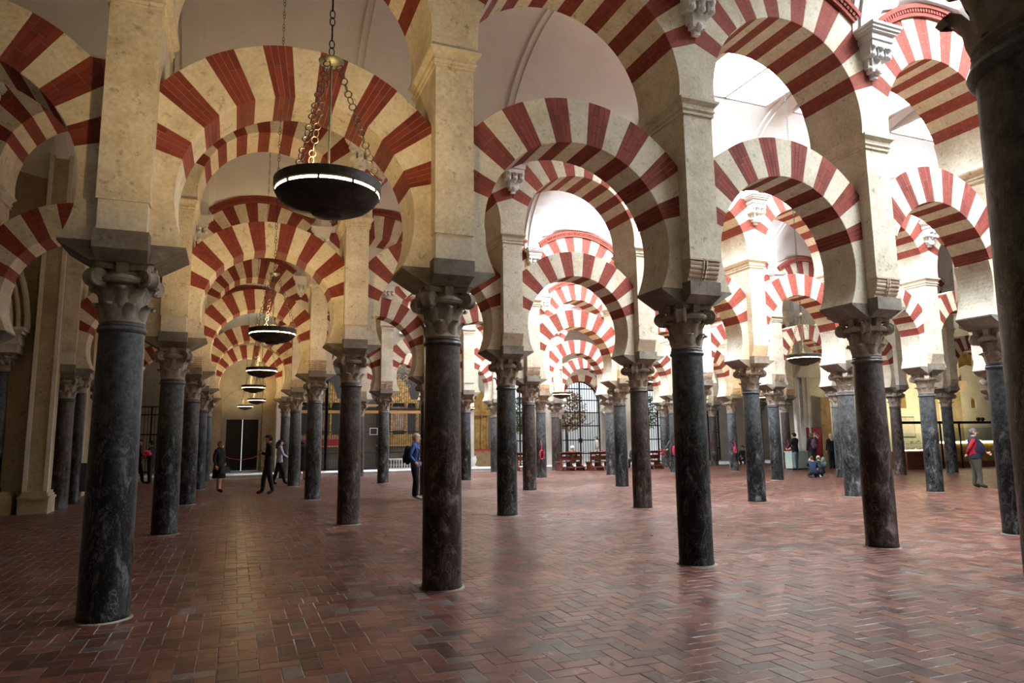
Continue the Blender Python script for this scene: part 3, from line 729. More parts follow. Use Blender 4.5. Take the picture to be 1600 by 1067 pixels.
# courtyard outside: pale ground, far wall, trees
mb=MB(); mb.box(12,31,28.0,45,-.05,.10); struct(mb.build('floor_courtyard',M_WHITEM),'pale paving of the courtyard outside the gates')
wall('wall_courtyard_far',[(10,33,40,40.4,0,3.6)],M_PLAST,'sunlit wall across the courtyard')
M_LEAF=mat('leaf_green',(.10,.16,.03),.6); M_LEAFO=mat('leaf_autumn',(.36,.20,.04),.6); M_BARK=mat('bark',(.08,.06,.04),.9); M_ORANGE=mat('orange_fruit',(.75,.26,.02),.5)
def tree(x,y,h,r,seed,m,label):
    e=empty('orange_tree',(x,y,.1)); tag(e,label,'tree','trees in the courtyard'); q=random.Random(seed)
    mb=MB(); mb.tube([(0,0,0),(.04,.02,h*.3),(0,.05,h*.6)],[.12,.09,.06],7)
    for k in range(5): a=k*1.3; mb.tube([(0,.03,h*.5),(r*.5*math.cos(a),r*.5*math.sin(a),h*.75)],[.04,.02],5)
    mb.build('trunk',M_BARK,e); mb=MB()
    for i in range(1500):
        a=q.uniform(0,6.28); z=q.uniform(-1,1); rr=r*q.uniform(.55,1)*math.sqrt(1-z*z*.8); c=Vector((rr*math.cos(a),rr*math.sin(a),h*.78+z*r*.85)); d=Vector((q.gauss(0,1),q.gauss(0,1),q.gauss(0,1))).normalized(); t=d.cross(Vector((.2,.3,1))).normalized()
        l=q.uniform(.14,.24); mb.add([c,c+d*l*.5+t*l*.32,c+d*l,c+d*l*.5-t*l*.32],[(0,1,2,3)])
    mb.build('crown',m,e)['kind']='stuff'
    for i in range(6):
        a=q.uniform(0,6.28); z=q.uniform(-.6,.6); mb=MB(); mb.ball((r*.85*math.cos(a),r*.85*math.sin(a),h*.78+z*r),.055,8,6); mb.build('fruit',M_ORANGE,e,True)
tree(21.2,33.5,4.2,1.4,1,M_LEAFO,'yellowing orange tree seen through the arched gate')
tree(18.2,35.0,3.9,1.3,2,M_LEAF,'green orange tree seen through the gate left of the arch')
tree(27.0,34.0,4.2,1.5,3,M_LEAF,'green orange tree seen through the gate behind the ropes')

# ------------------------------------------------------------------ raised marble platform at the back
mb=MB(); mb.box(-5.4,27.2,26.0,31.0,-.05,.15); pf=struct(mb.build('floor_platform',M_WHITEM),'pale marble platform running along the back')
mb=MB(); mb.box(-5.4,27.2,25.96,26.3,.12,.155); mb.build('step_edge',M_WHITEM,pf)

# ------------------------------------------------------------------ dark double door and its niche
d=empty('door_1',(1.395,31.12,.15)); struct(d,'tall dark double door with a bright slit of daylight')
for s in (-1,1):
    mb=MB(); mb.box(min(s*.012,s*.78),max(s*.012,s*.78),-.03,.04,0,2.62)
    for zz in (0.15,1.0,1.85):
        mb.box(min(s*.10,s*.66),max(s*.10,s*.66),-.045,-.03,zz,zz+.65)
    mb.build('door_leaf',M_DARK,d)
mb=MB(); mb.box(-.84,.84,-.10,-.02,2.62,2.70); mb.build('lintel',M_STRIP,d)
wall('trim_1',[(-.6,.36,29.6,31.0,.15,7.0),(2.3,2.9,29.6,31.0,.15,7.0)],M_WALLC,'cream jambs either side of the dark door')
mb=MB(); mb.tube([(.40,30.4,1.05),(.85,30.38,.80),(1.4,30.36,.72),(1.95,30.38,.80),(2.28,30.4,1.0)],.022,6); tag(mb.build('barrier_rope',M_PINK),'pink barrier rope hanging across the dark double door','rope')
e=tag(empty('wall_arc_moulding',(1.395,30.97,0)),'thin curved moulding on the wall above the dark door','moulding')
mb=MB(); mb.tube([(-.95*math.cos(math.pi*i/14),0,3.55+.75*math.sin(math.pi*i/14)) for i in range(15)],.03,6); mb.build('moulding',M_GREYW,e)
# ------------------------------------------------------------------ left side: piers, portal, slim column
def wallpier(x0,x1,y0,y1,label,nm='wall_pier'):
    e=tag(empty(nm,((x0+x1)/2,y0,0)),label,'pier'); w2=(x1-x0)/2; d=y1-y0
    mb=MB(); mb.box(-w2,w2,0,d,.5,9.8); mb.build('body',M_WALLC,e)
    for s in (-1,1):
        mb=MB(); mb.box(s*w2-.035-(.02 if s<0 else 0),s*w2+.035+(.0 if s<0 else .02),-.025,.06,.5,9.8); mb.build('corner_strip',M_STRIP,e)
    mb=MB()
    for (o,z0,z1) in ((.10,0,.34),(.12,.34,.40),(.08,.40,.45),(.05,.45,.52)): mb.box(-w2-o,w2+o,-o,d,z0,z1)
    mb.build('plinth',M_WALLC,e)
wallpier(-3.46,-3.06,11.9,12.5,'cream wall pier with white corner strips at the left edge')
wallpier(-4.1,-3.38,17.6,18.3,'cream wall pier with white corner strips, farther back on the left')
wall('trim_2',[(-5.5,-3.46,12.3,12.6,0,9.8)],M_WALLC,'recessed wall of the portal at the left edge')
e=tag(empty('portal',(-4.12,12.0,0)),'stone portal with dark engaged column at the far left edge','portal')
mb=MB(); mb.box(-.9,.42,-.12,.3,0,.42); mb.box(-.9,.38,-.08,.3,.42,.52); mb.build('plinth',M_WALLC,e)
mb=MB(); mb.lathe([(.17,.52),(.17,.6),(.145,.64),(.14,2.0),(.125,3.28),(.14,3.32)],20); mb.build('shaft',M_BLACK,e,True)
mb=MB(); mb.lathe([(.125,3.32),(.15,3.36),(.135,3.42),(.15,3.55),(.20,3.68)],16)
for k in range(8):
    a=math.pi/4*k; mb.ball((.17*math.cos(a),.17*math.sin(a),3.52),(.045,.045,.06),6,5); mb.ball((.20*math.cos(a+.4),.20*math.sin(a+.4),3.66),(.045,.045,.05),6,5)
mb.box(-.22,.22,-.22,.22,3.70,3.76); mb.build('capital',M_CAP,e,True)
mb=MB()
for (o,z0,z1) in ((.0,3.76,3.95),(.05,3.95,4.02),(.02,4.02,4.2),(.09,4.2,4.27),(.15,4.27,4.36)): mb.box(-.9,.30+o,-.24-o,.3,z0,z1)
mb.build('entablature',M_STRIP,e)
for j,(rr,w_) in enumerate(((1.9,.07),(1.72,.05),(1.55,.07))):
    mb=MB(); mb.tube([(-1.5+rr*math.cos(t),.05-.03*j,4.36+1.5*rr*math.sin(t)) for t in [R(90)*i/12 for i in range(13)]],w_,6); mb.build('arch_moulding',M_STRIP,e,True)
e=tag(empty('slim_column',(-2.97,14.6,0)),'slim dark column just behind the left wall pier','column')
mb=MB(); mb.lathe([(.17,0),(.17,.1),(.14,.14),(.135,1.5),(.125,2.95),(.14,3.0)],18); mb.build('shaft',M_BLACK,e,True)
mb=MB(); mb.lathe([(.125,3.0),(.14,3.05),(.13,3.1),(.2,3.34)],14); mb.box(-.21,.21,-.21,.21,3.34,3.4)
for k in range(8): a=math.pi/4*k; mb.ball((.16*math.cos(a),.16*math.sin(a),3.2),(.04,.04,.06),6,5)
mb.build('capital',M_CAP,e,True); mb=MB(); mb.box(-.24,.24,-.24,.24,3.4,3.55); mb.box(-.3,.3,-.3,.3,3.55,9.7); mb.build('wall_stub',M_WALLC,e)
e=tag(empty('easel_sign',(-3.02,16.2,0),R(25)),'black sign board on folding legs beside the left wall','sign')
mb=MB(); mb.box(-.26,.26,-.02,.0,.22,1.05); mb.xf(lambda p:(p.x,p.y+.16*(1.05-p.z),p.z)); mb.build('board',M_BOARD,e)
for s in (-1,1):
    mb=MB(); mb.tube([(s*.2,.14,.24),(s*.26,-.16,.0)],.014,5); mb.build('leg',M_IRON,e)
    mb=MB(); mb.tube([(s*.2,.02,.9),(s*.24,.38,.0)],.014,5); mb.build('leg',M_IRON,e)
gate('iron_gate','tall dark iron gate in the chapel behind the left columns',-3.4,-1.7,3.3,rails=(.3,1.1,2.0,2.9),y=28.3,nb=12)
wall('trim_3',[(-5.4,-3.4,28.2,28.6,.15,7),(-1.7,-.6,28.2,28.6,.15,7)],M_WALLC)

# ------------------------------------------------------------------ gilded iron screens of the chapels
def screen(x0,x1,label,top,open_=False,gilt=False):
    e=empty('iron_screen',((x0+x1)/2,28.3,.15)); tag(e,label,'screen','chapel screens'); w2=(x1-x0)/2
    for s in (-1,1): mb=MB(); mb.box(s*w2-.06,s*w2+.06,-.06,.06,0,top); mb.build('post',M_IRON,e)
    for z,h,m in ((.06,.06,M_IRON),(.85,.04,M_IRON),(1.9,.03,M_IRON),(2.92,.07,M_GILTR),(3.06,.05,M_IRON),(top-.05,.06,M_GILTR)):
        mb=MB(); mb.box(-w2,w2,-.05,.05,z-h,z+h); mb.build('rail',m,e)
    nb=max(6,int((x1-x0)/.115)); mb=MB()
    for i in range(1,nb): x=-w2+2*w2*i/nb; mb.box(x-.013,x+.013,-.013,.013,.05,top-.08)
    mb.build('bars',M_IRON,e)['kind']='stuff'
    if gilt:
        mb=MB()
        for i in range(26):
            q=random.Random(i); cx_=q.uniform(-w2*.85,w2*.85); cz_=q.uniform(3.35,top-.25); rr=q.uniform(.08,.17); sg=q.choice((-1,1))
            mb.tube([(cx_+sg*rr*(1-t/7)*math.cos(t),-.03,cz_+rr*(1-t/7)*math.sin(t)) for t in [j*.6 for j in range(11)]],.018,5)
        mb.tube([(-w2*.95*math.cos(math.pi*i/20),-.04,3.1+(top-3.3)*math.sin(math.pi*i/20)) for i in range(21)],.045,6)
        mb.build('gilt_scrollwork',M_GILT,e)
    return e
screen(3.35,5.25,'dark iron chapel screen with gilt rails, leftmost',5.6)
screen(5.3,7.0,'dark iron chapel screen with gilt rails, second from left',5.6)
sc=screen(7.05,8.25,'narrow dark iron screen gate with a small framed notice',3.3)
mb=MB(); mb.box(-.2,.2,-.09,-.06,1.75,2.1); mb.build('notice_frame',M_WHITE,sc); mb=MB(); mb.box(-.17,.17,-.10,-.088,1.78,2.07); mb.build('notice_sheet',M_BOARD,sc)
screen(8.3,10.4,'iron chapel screen topped with gilt scrollwork beside the man in blue',5.7,gilt=True)
screen(10.45,12.3,'iron chapel screen behind the large brown column',5.6)
wall('trim_4',[(2.9,3.3,28.1,31.0,.15,8),(7.0,7.05,28.25,28.4,3.4,7),(12.35,13.0,28.0,31.0,.15,8)],M_STRIP)
e=tag(empty('balustrade',(9.35,27.95,.15)),'low white balustrade below the gilt scrollwork screen','balustrade')
mb=MB(); mb.box(-1.05,1.05,-.07,.07,0,.07); mb.build('base',M_WHITEM,e); mb=MB(); mb.box(-1.05,1.05,-.07,.07,.47,.54); mb.build('rail',M_WHITEM,e)
mb=MB(); mb.lathe([(.03,.07),(.03,.1),(.055,.2),(.022,.33),(.03,.44),(.03,.47)],8); bal=mb.mesh('baluster',M_WHITEM,True)
for i in range(15): put('baluster',bal,e,(-.98+i*.14,0,0))
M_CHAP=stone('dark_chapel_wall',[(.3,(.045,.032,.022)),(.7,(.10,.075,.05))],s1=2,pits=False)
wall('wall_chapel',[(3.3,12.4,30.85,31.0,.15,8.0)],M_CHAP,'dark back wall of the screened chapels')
# altars behind the screens
def altar(x,w2,label,cloth):
    e=tag(empty('altar',(x,29.9,.15)),label,'altar')
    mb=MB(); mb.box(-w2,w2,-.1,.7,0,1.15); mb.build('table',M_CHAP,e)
    mb=MB(); mb.box(-w2-.04,w2+.04,-.14,.72,1.15,1.22); mb.build('table_top',M_GILTR,e)
    mb=MB(); mb.box(-w2-.02,w2+.02,-.13,-.10,1.22,1.55); mb.build('frontal_cloth',cloth,e)
    mb=MB(); mb.box(-w2-.02,w2+.02,-.13,.1,1.55,1.78); mb.build('gilt_band',M_GOLDW,e)
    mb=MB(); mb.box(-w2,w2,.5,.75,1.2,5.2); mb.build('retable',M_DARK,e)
    for sx in (-.9,-.35,.35,.9):
        mb=MB(); mb.lathe([(.09,1.8),(.11,1.9),(.08,2.0),(.075,3.3),(.1,3.4),(.12,3.5)],10,(sx*w2,.42)); mb.build('gilt_column',M_GILT,e,True)
    mb=MB(); mb.box(-.3*w2,.3*w2,.44,.5,2.0,3.3); mb.build('panel',stone('altar_painting',[(.3,(.06,.05,.06)),(.5,(.20,.12,.08)),(.7,(.30,.22,.16))],s1=4,pits=False),e)
    mb=MB(); mb.box(-w2,w2,.36,.75,3.5,3.7); mb.build('gilt_cornice',M_GILT,e)
    mb=MB(); mb.prism([(-.6*w2,3.7),(.6*w2,3.7),(.4*w2,4.5),(0,4.9),(-.4*w2,4.5)],.42,.6); mb.build('pediment',M_GILT,e)
altar(5.2,1.5,'altar with crimson frontal cloth behind the left screens',M_REDCL)
altar(9.4,1.15,'gilded altar behind the scrollwork screen',M_GOLDW)
e=tag(empty('gilded_cabinet',(13.62,28.6,.15)),'gold-painted wooden altar cabinet left of the bright gate','cabinet')
mb=MB(); mb.box(-.5,.5,-.1,.6,0,.85); mb.build('base',M_PLANK,e); mb=MB(); mb.box(-.55,.55,-.16,.6,.85,.93); mb.build('shelf',M_REDCL,e)
mb=MB(); mb.box(-.45,.45,.1,.6,.93,3.0); mb.build('body',M_GOLDW,e)
for s in (-.36,0,.36): mb=MB(); mb.lathe([(.07,.93),(.05,1.05),(.05,2.6),(.08,2.75)],10,(s,.04)); mb.build('colonnette',M_GOLDW,e,True)
mb=MB(); mb.box(-.52,.52,-.08,.6,2.75,2.95); mb.box(-.57,.57,-.12,.6,2.95,3.05); mb.build('cornice',M_GOLDW,e); mb=MB(); mb.prism([(-.5,3.05),(.5,3.05),(.12,4.1),(-.12,4.1)],.1,.5); mb.build('pediment',M_GOLDW,e)
e=tag(empty('stone_vase',(12.75,27.3,.15)),'small white stone urn beside the gold cabinet','urn')
mb=MB(); mb.box(-.16,.16,-.16,.16,0,.08); mb.build('foot',M_PLAST,e); mb=MB(); mb.lathe([(.07,.08),(.06,.16),(.13,.3),(.15,.42),(.10,.55),(.14,.6)],14); mb.build('body',M_PLAST,e,True)

# ------------------------------------------------------------------ back right: stone wall, dark gate, poster
wall('wall_side_chapel',[(27.2,28.0,28.6,29.2,0,10.5),(29.7,34,28.6,29.2,0,10.5),(28.0,29.7,28.6,29.2,4.2,10.5),(26.9,27.2,27.5,29.2,0,10.5)],M_STRIP,'white wall of the side chapel in the far right')
mb=MB(); mb.box(27.2,34,26.4,31,-.05,.15); struct(mb.build('floor_chapel_step',M_WHITEM)); 
gate('iron_gate','dark iron chapel gate under a lamp, right of the middle',28.0,29.7,4.2,rails=(.15,.9,1.9,2.05,3.0,3.9),y=28.8,nb=14)
wall('wall_chapel_back',[(27,34,30.8,31.1,0,10.5)],M_GREYW)
wall('wall_partition',[(26.95,27.5,19.8,20.5,0,10.5),(27.5,29.2,19.5,20.0,0,10.5),(34,34.3,20.0,31.1,0,10.5)],M_GREYW,'grey ashlar wall end behind the standing visitors')
e=tag(empty('ashlar_pilaster',(27.62,19.22,0)),'grey stone pilaster with moulded corner behind the standing visitors','pilaster')
mb=MB(); mb.box(-.25,.2,0,.25,0,6.5); mb.build('body',M_GREYW,e); mb=MB(); mb.box(-.62,-.45,.1,.3,0,6.2); mb.build('colonnette',M_STRIP,e); mb=MB(); mb.box(.0,.10,-.06,.1,1.6,4.6); mb.build('moulding',M_GREYW,e)
mb=MB(); mb.prism([(-.7,4.5),(1.3,4.5),(1.0,4.75),(.8,5.1),(-.3,5.1),(-.5,4.75)],-.12,.25); mb.build('capping',M_GREYW,e)
e=tag(empty('poster_stand',(27.93,19.2,0)),'tall crimson poster with a white diamond emblem','poster')
mb=MB(); mb.box(-.48,.48,0,.06,.15,2.0); mb.build('frame',M_BOARD,e); mb=MB(); mb.box(-.44,.44,-.012,0,.19,1.96); mb.build('sheet',M_POST,e)
mb=MB()
dm=[(-.27,1.5),(.02,1.76),(.29,1.56),(.0,1.29)]
mb.tube([(x,-.016,z) for x,z in dm],.013,4,True); mb.tube([(x*.72+.004,-.016,1.526+(z-1.526)*.72) for x,z in dm],.006,4,True); mb.build('diamond_outline',M_WHITE,e)
mb=MB(); mb.prism([(-.13,1.47),(-.07,1.44),(.14,1.60),(.08,1.63)],-.018,-.010); mb.prism([(-.06,1.42),(-.0,1.39),(.19,1.54),(.14,1.57)],-.018,-.010); mb.build('emblem',M_WHITE,e)
e=tag(empty('timber_board',(28.75,19.15,0)),'brown timber panel leaning on the wall beside the poster','panel'); mb=MB(); mb.box(-.30,.02,0,.08,.0,3.5); mb.build('plank',M_PLANK,e); mb=MB(); mb.box(.04,.28,0.02,.08,.0,3.45); mb.build('plank',M_PLANK,e)
e=tag(empty('low_cabinet',(26.3,18.75,0)),'pale green low cabinet behind the standing visitors','cabinet'); mb=MB(); mb.box(-.5,.5,-.2,.25,.06,.82); mb.build('body',M_GREENC,e); mb=MB(); mb.box(-.53,.53,-.23,.28,.82,.87); mb.build('top',M_GREENC,e); mb=MB(); mb.box(-.46,.46,-.17,.22,0,.06); mb.build('base',M_BOARD,e)
# lit room on the right with display cases
wr=wall('wall_museum',[(29.2,44.2,19.3,19.6,0,10.5)],M_STRIP,'cream lit wall behind the display cases')
e=tag(empty('wall_niche',(39.8,19.25,0)),'small arched niche, its shade painted dark, on the cream wall at right','niche')
mb=MB(); mb.prism([(-.2,3.05)]+[(.2,3.05)]+[(.2*math.cos(math.pi*i/8),3.4+.2*math.sin(math.pi*i/8)) for i in range(9)],0,.05); mb.build('shade_panel',M_PLANK,e); mb=MB(); mb.tube([(-.22,-.01,3.03),(-.22,-.01,3.4)]+[(-.22*math.cos(math.pi*i/8),-.01,3.4+.22*math.sin(math.pi*i/8)) for i in range(9)]+[(.22,-.01,3.03)],.03,5); mb.build('rim',M_STRIP,e)  # flat brown panel stands in for the shaded hollow of the niche
e=tag(empty('lunette_panel',(39.2,19.25,0)),'framed lunette panel high on the cream wall at right','panel')
mb=MB(); mb.prism([(-.55,5.1),(-.2,5.35),(.3,5.5),(.8,5.45),(.8,6.1),(.3,6.15),(-.2,6.0),(-.55,5.75)],0,.05); mb.build('field',M_GOLDW,e); mb=MB(); mb.tube([(x,-.01,z) for x,z in [(-.55,5.1),(-.2,5.35),(.3,5.5),(.8,5.45),(.8,6.1),(.3,6.15),(-.2,6.0),(-.55,5.75)]],.035,5,True); mb.build('rim',M_PLANK,e)
e=tag(empty('emblem_plaque',(34.3,19.25,0)),'small square plaque with a dark emblem on the cream wall','plaque'); mb=MB(); mb.box(-.26,.26,0,.04,3.0,3.6); mb.build('plate',M_GOLDW,e); mb=MB(); mb.prism([(-.12,3.1),(.12,3.1),(.14,3.3),(.05,3.5),(-.05,3.5),(-.14,3.3)],-.02,0); mb.build('emblem',M_PLANK,e)
e=tag(empty('notice_panel',(34.5,19.2,0)),'grey rectangular notice panel on the cream wall above the left case','panel'); mb=MB(); mb.box(-.5,.5,0,.05,1.45,2.55); mb.build('frame',M_BOARD,e); mb=MB(); mb.box(-.46,.46,-.015,0,1.49,2.51); mb.build('sheet',M_GREYW,e)
for (x,lb) in ((36.6,'left'),(38.4,'right')):
    e=tag(empty('wall_pilaster',(x,19.1,0)),f'engaged cream pilaster with stone capital, {lb} of the pair behind the cases','pilaster')
    mb=MB(); mb.box(-.25,.25,0,.2,0,3.9); mb.build('shaft',M_WALLC,e); mb=MB(); mb.frus((.25,.2),3.9,(.4,.32),4.3); mb.frus((.4,.32),4.3,(.42,.34),4.5); mb.build('capital',M_CORB,e)
    mb=MB(); mb.box(-.34,.34,0,.2,4.5,7.0); mb.build('upper_shaft',M_STRIP,e)
e=tag(empty('display_case',(30.75,16.0,0)),'dark-based glass display case with small pale objects, left one','display case','display cases')
mb=MB(); mb.box(-1.0,1.0,-.4,.4,0,.80); mb.build('base',M_WOOD,e); mb=MB(); mb.box(-1.0,1.0,-.4,.4,.80,.85); mb.build('deck',M_STRIP,e)
for s in (-1,1): mb=MB(); mb.box(-1.0,1.0,s*.39-.004,s*.39+.004,.85,1.65); mb.build('pane',M_GLASS,e)
mb=MB(); mb.box(-.95,.95,-.30,-.26,.86,.885); mb.build('light_strip',M_CASEL,e)
mb=MB(); mb.box(-1,1,-.3,.3,1.17,1.18); mb.build('glass_shelf',M_GLASS,e)
for i,(x,z) in enumerate([(-.75,.85),(-.35,.85),(.05,.85),(.5,.85),(.8,.85),(-.6,1.18),(-.1,1.18),(.3,1.18),(.7,1.18)]):
    mb=MB(); r=.07+.03*((i*37)%5)/5; mb.lathe([(r*.5,0),(r,.04),(r*.9,.07+.02*(i%3)),(r*.4,.10+.02*(i%3))],10)
    tag(mb.build('ceramic_bowl',M_PLAST,loc=(30.75+x,16.0,z+.005),smooth=True),'small pale ceramic piece in the left glass display case','ceramic','pieces in the left case')
e=tag(empty('display_case',(34.9,16.0,0)),'long glass display case with glowing shelf behind the man in red','display case','display cases')
mb=MB(); mb.box(-1.95,1.95,-.38,.4,.0,.30); mb.build('base',M_WOOD,e); mb=MB(); mb.box(-1.9,1.9,-.34,.38,.30,1.16); mb.build('body',M_GOLDW,e)
mb=MB(); mb.box(-1.95,1.95,-.4,.4,1.16,1.24); mb.build('light_shelf',M_CASEL,e)
for s in (-1,1): mb=MB(); mb.box(-1.95,1.95,s*.39-.004,s*.39+.004,1.24,1.9); mb.build('pane',M_GLASS,e)
mb=MB(); mb.box(-.4,.4,-.1,.1,1.24,1.3); mb.build('exhibit',M_STRIP,e)
e=tag(empty('case_rail',(33.1,15.45,0)),'long dark lighting rail above the display cases','rail'); mb=MB(); mb.box(-3.8,3.8,-.06,.06,2.08,2.20); mb.build('beam',M_IRON,e)
for x in (-3.75,-1.2,.1,3.75): mb=MB(); mb.box(x-.03,x+.03,-.03,.03,0,2.08); mb.build('post',M_IRON,e)
for x in (1.5,1.8):
    mb=MB(); mb.lathe([(.03,2.20),(.09,2.26),(.10,2.34),(.06,2.38)],10,(x,0)); mb.build('spotlight',M_IRON,e,True)
for x in (31.2,34.4,37.0):
    l=bpy.data.lights.new('rail_spot','SPOT'); l.energy=420; l.color=(1,.83,.45); l.spot_size=R(130); l.spot_blend=.8; l.shadow_soft_size=.1
    o=bpy.data.objects.new('rail_spot',l); COL.objects.link(o); o.location=(x,16.0,2.45); o.rotation_euler=(R(115),0,0)

# ------------------------------------------------------------------ benches
def bench(x,y,ln,rz,label):
    e=tag(empty('bench',(x,y,0.0),rz),label,'bench','wooden benches before the gate'); h=ln/2
    mb=MB(); mb.box(-h,h,-.02,.36,.40,.44); mb.build('seat',M_WOOD,e)
    mb=MB(); mb.box(-h,h,-.10,-.06,.80,.90); mb.build('top_rail',M_WOOD,e); mb=MB(); mb.box(-h,h,-.10,-.07,.52,.72); mb.build('back_board',M_WOOD,e)
    mb=MB(); mb.box(-h,h,-.42,-.24,.16,.20); mb.build('kneeler',M_WOOD,e); mb=MB(); mb.box(-h,h,-.34,-.06,.90,.93); mb.build('book_ledge',M_WOOD,e)
    for sx in (-h+.08,0,h-.08):
        mb=MB(); mb.prismx([(-.46,0),(.38,0),(.38,.06),(.30,.10),(.32,.40),(.0,.44),(-.04,.9),(-.12,.9),(-.14,.3),(-.40,.16),(-.46,.06)],sx-.03,sx+.03); mb.build('end_support',M_WOOD,e)
bench(16.75,24.05,1.35,R(8),'reddish wooden pew left of the centre gate, with a seated visitor')
bench(18.15,23.6,1.25,R(6),'reddish wooden pew, right one before the arched gate')
bench(14.9,25.3,1.2,R(0),'dark wooden pew partly hidden left of the third-row column')
bench(20.9,23.4,1.4,R(4),'wooden pew half hidden between the columns right of the gate')

# ------------------------------------------------------------------ coiled red ropes hung on columns
def coil(x,y,z,label,r=.17,nturn=3):
    e=tag(empty('rope_coil',(x,y,0)),label,'rope','coiled red barrier ropes')
    mb=MB(); pts=[]
    for i in range(nturn*12):
        t=2*math.pi*i/12; k=i//12; pts.append(((r-.02*k)*math.sin(t)*.62,-.02*k-.006*math.sin(3*t),z-r*1.1*math.cos(t)))
    mb.tube(pts,.022,5); mb.build('coil',M_RED,e,True)
    mb=MB(); mb.tube([(0,-.01,z+r),(.02,.02,z+r+.16),(0,.05,z+r+.28)],.018,5); mb.build('hanger',M_RED,e)
coil(CX(4,3)-.12,18.98,.95,'coiled red rope on the fourth-arcade column left of the gate')
coil(CX(6,4)-.14,24.62,.85,'coiled red rope on the fifth-arcade column right of the gate',.2)
coil(CX(6,3)-.2,18.98,1.0,'large loop of red rope left of the big black column',.2)
coil(CX(7,3)-.14,18.98,.98,'small coiled red rope right of the big black column',.13)
coil(CX(8,3)-.18,18.98,.9,'coiled red rope left of the group of visitors',.2)
e=tag(empty('rope_bundle',(22.0,24.5,0)),'tangled bundle of red ropes hanging low between columns','rope'); mb=MB()
for k in range(5):
    q=random.Random(k); mb.tube([(-.5+.22*k+q.uniform(-.1,.1)+.14*math.cos(t),-.05*k,.55+.06*k+.2*math.sin(t)) for t in [j*.7 for j in range(9)]],.022,5,True)
mb.tube([(-.7,0,.75),(-.3,0,.55),(.2,0,.6),(.6,0,.85)],.022,5); mb.build('coil',M_RED,e,True)
mb=MB(); mb.tube([(-.7,0,0),(-.7,0,.95)],.03,6); mb.lathe([(.15,0),(.15,.03),(.03,.05)],12,(-.7,0)); mb.build('stanchion',M_IRON,e)
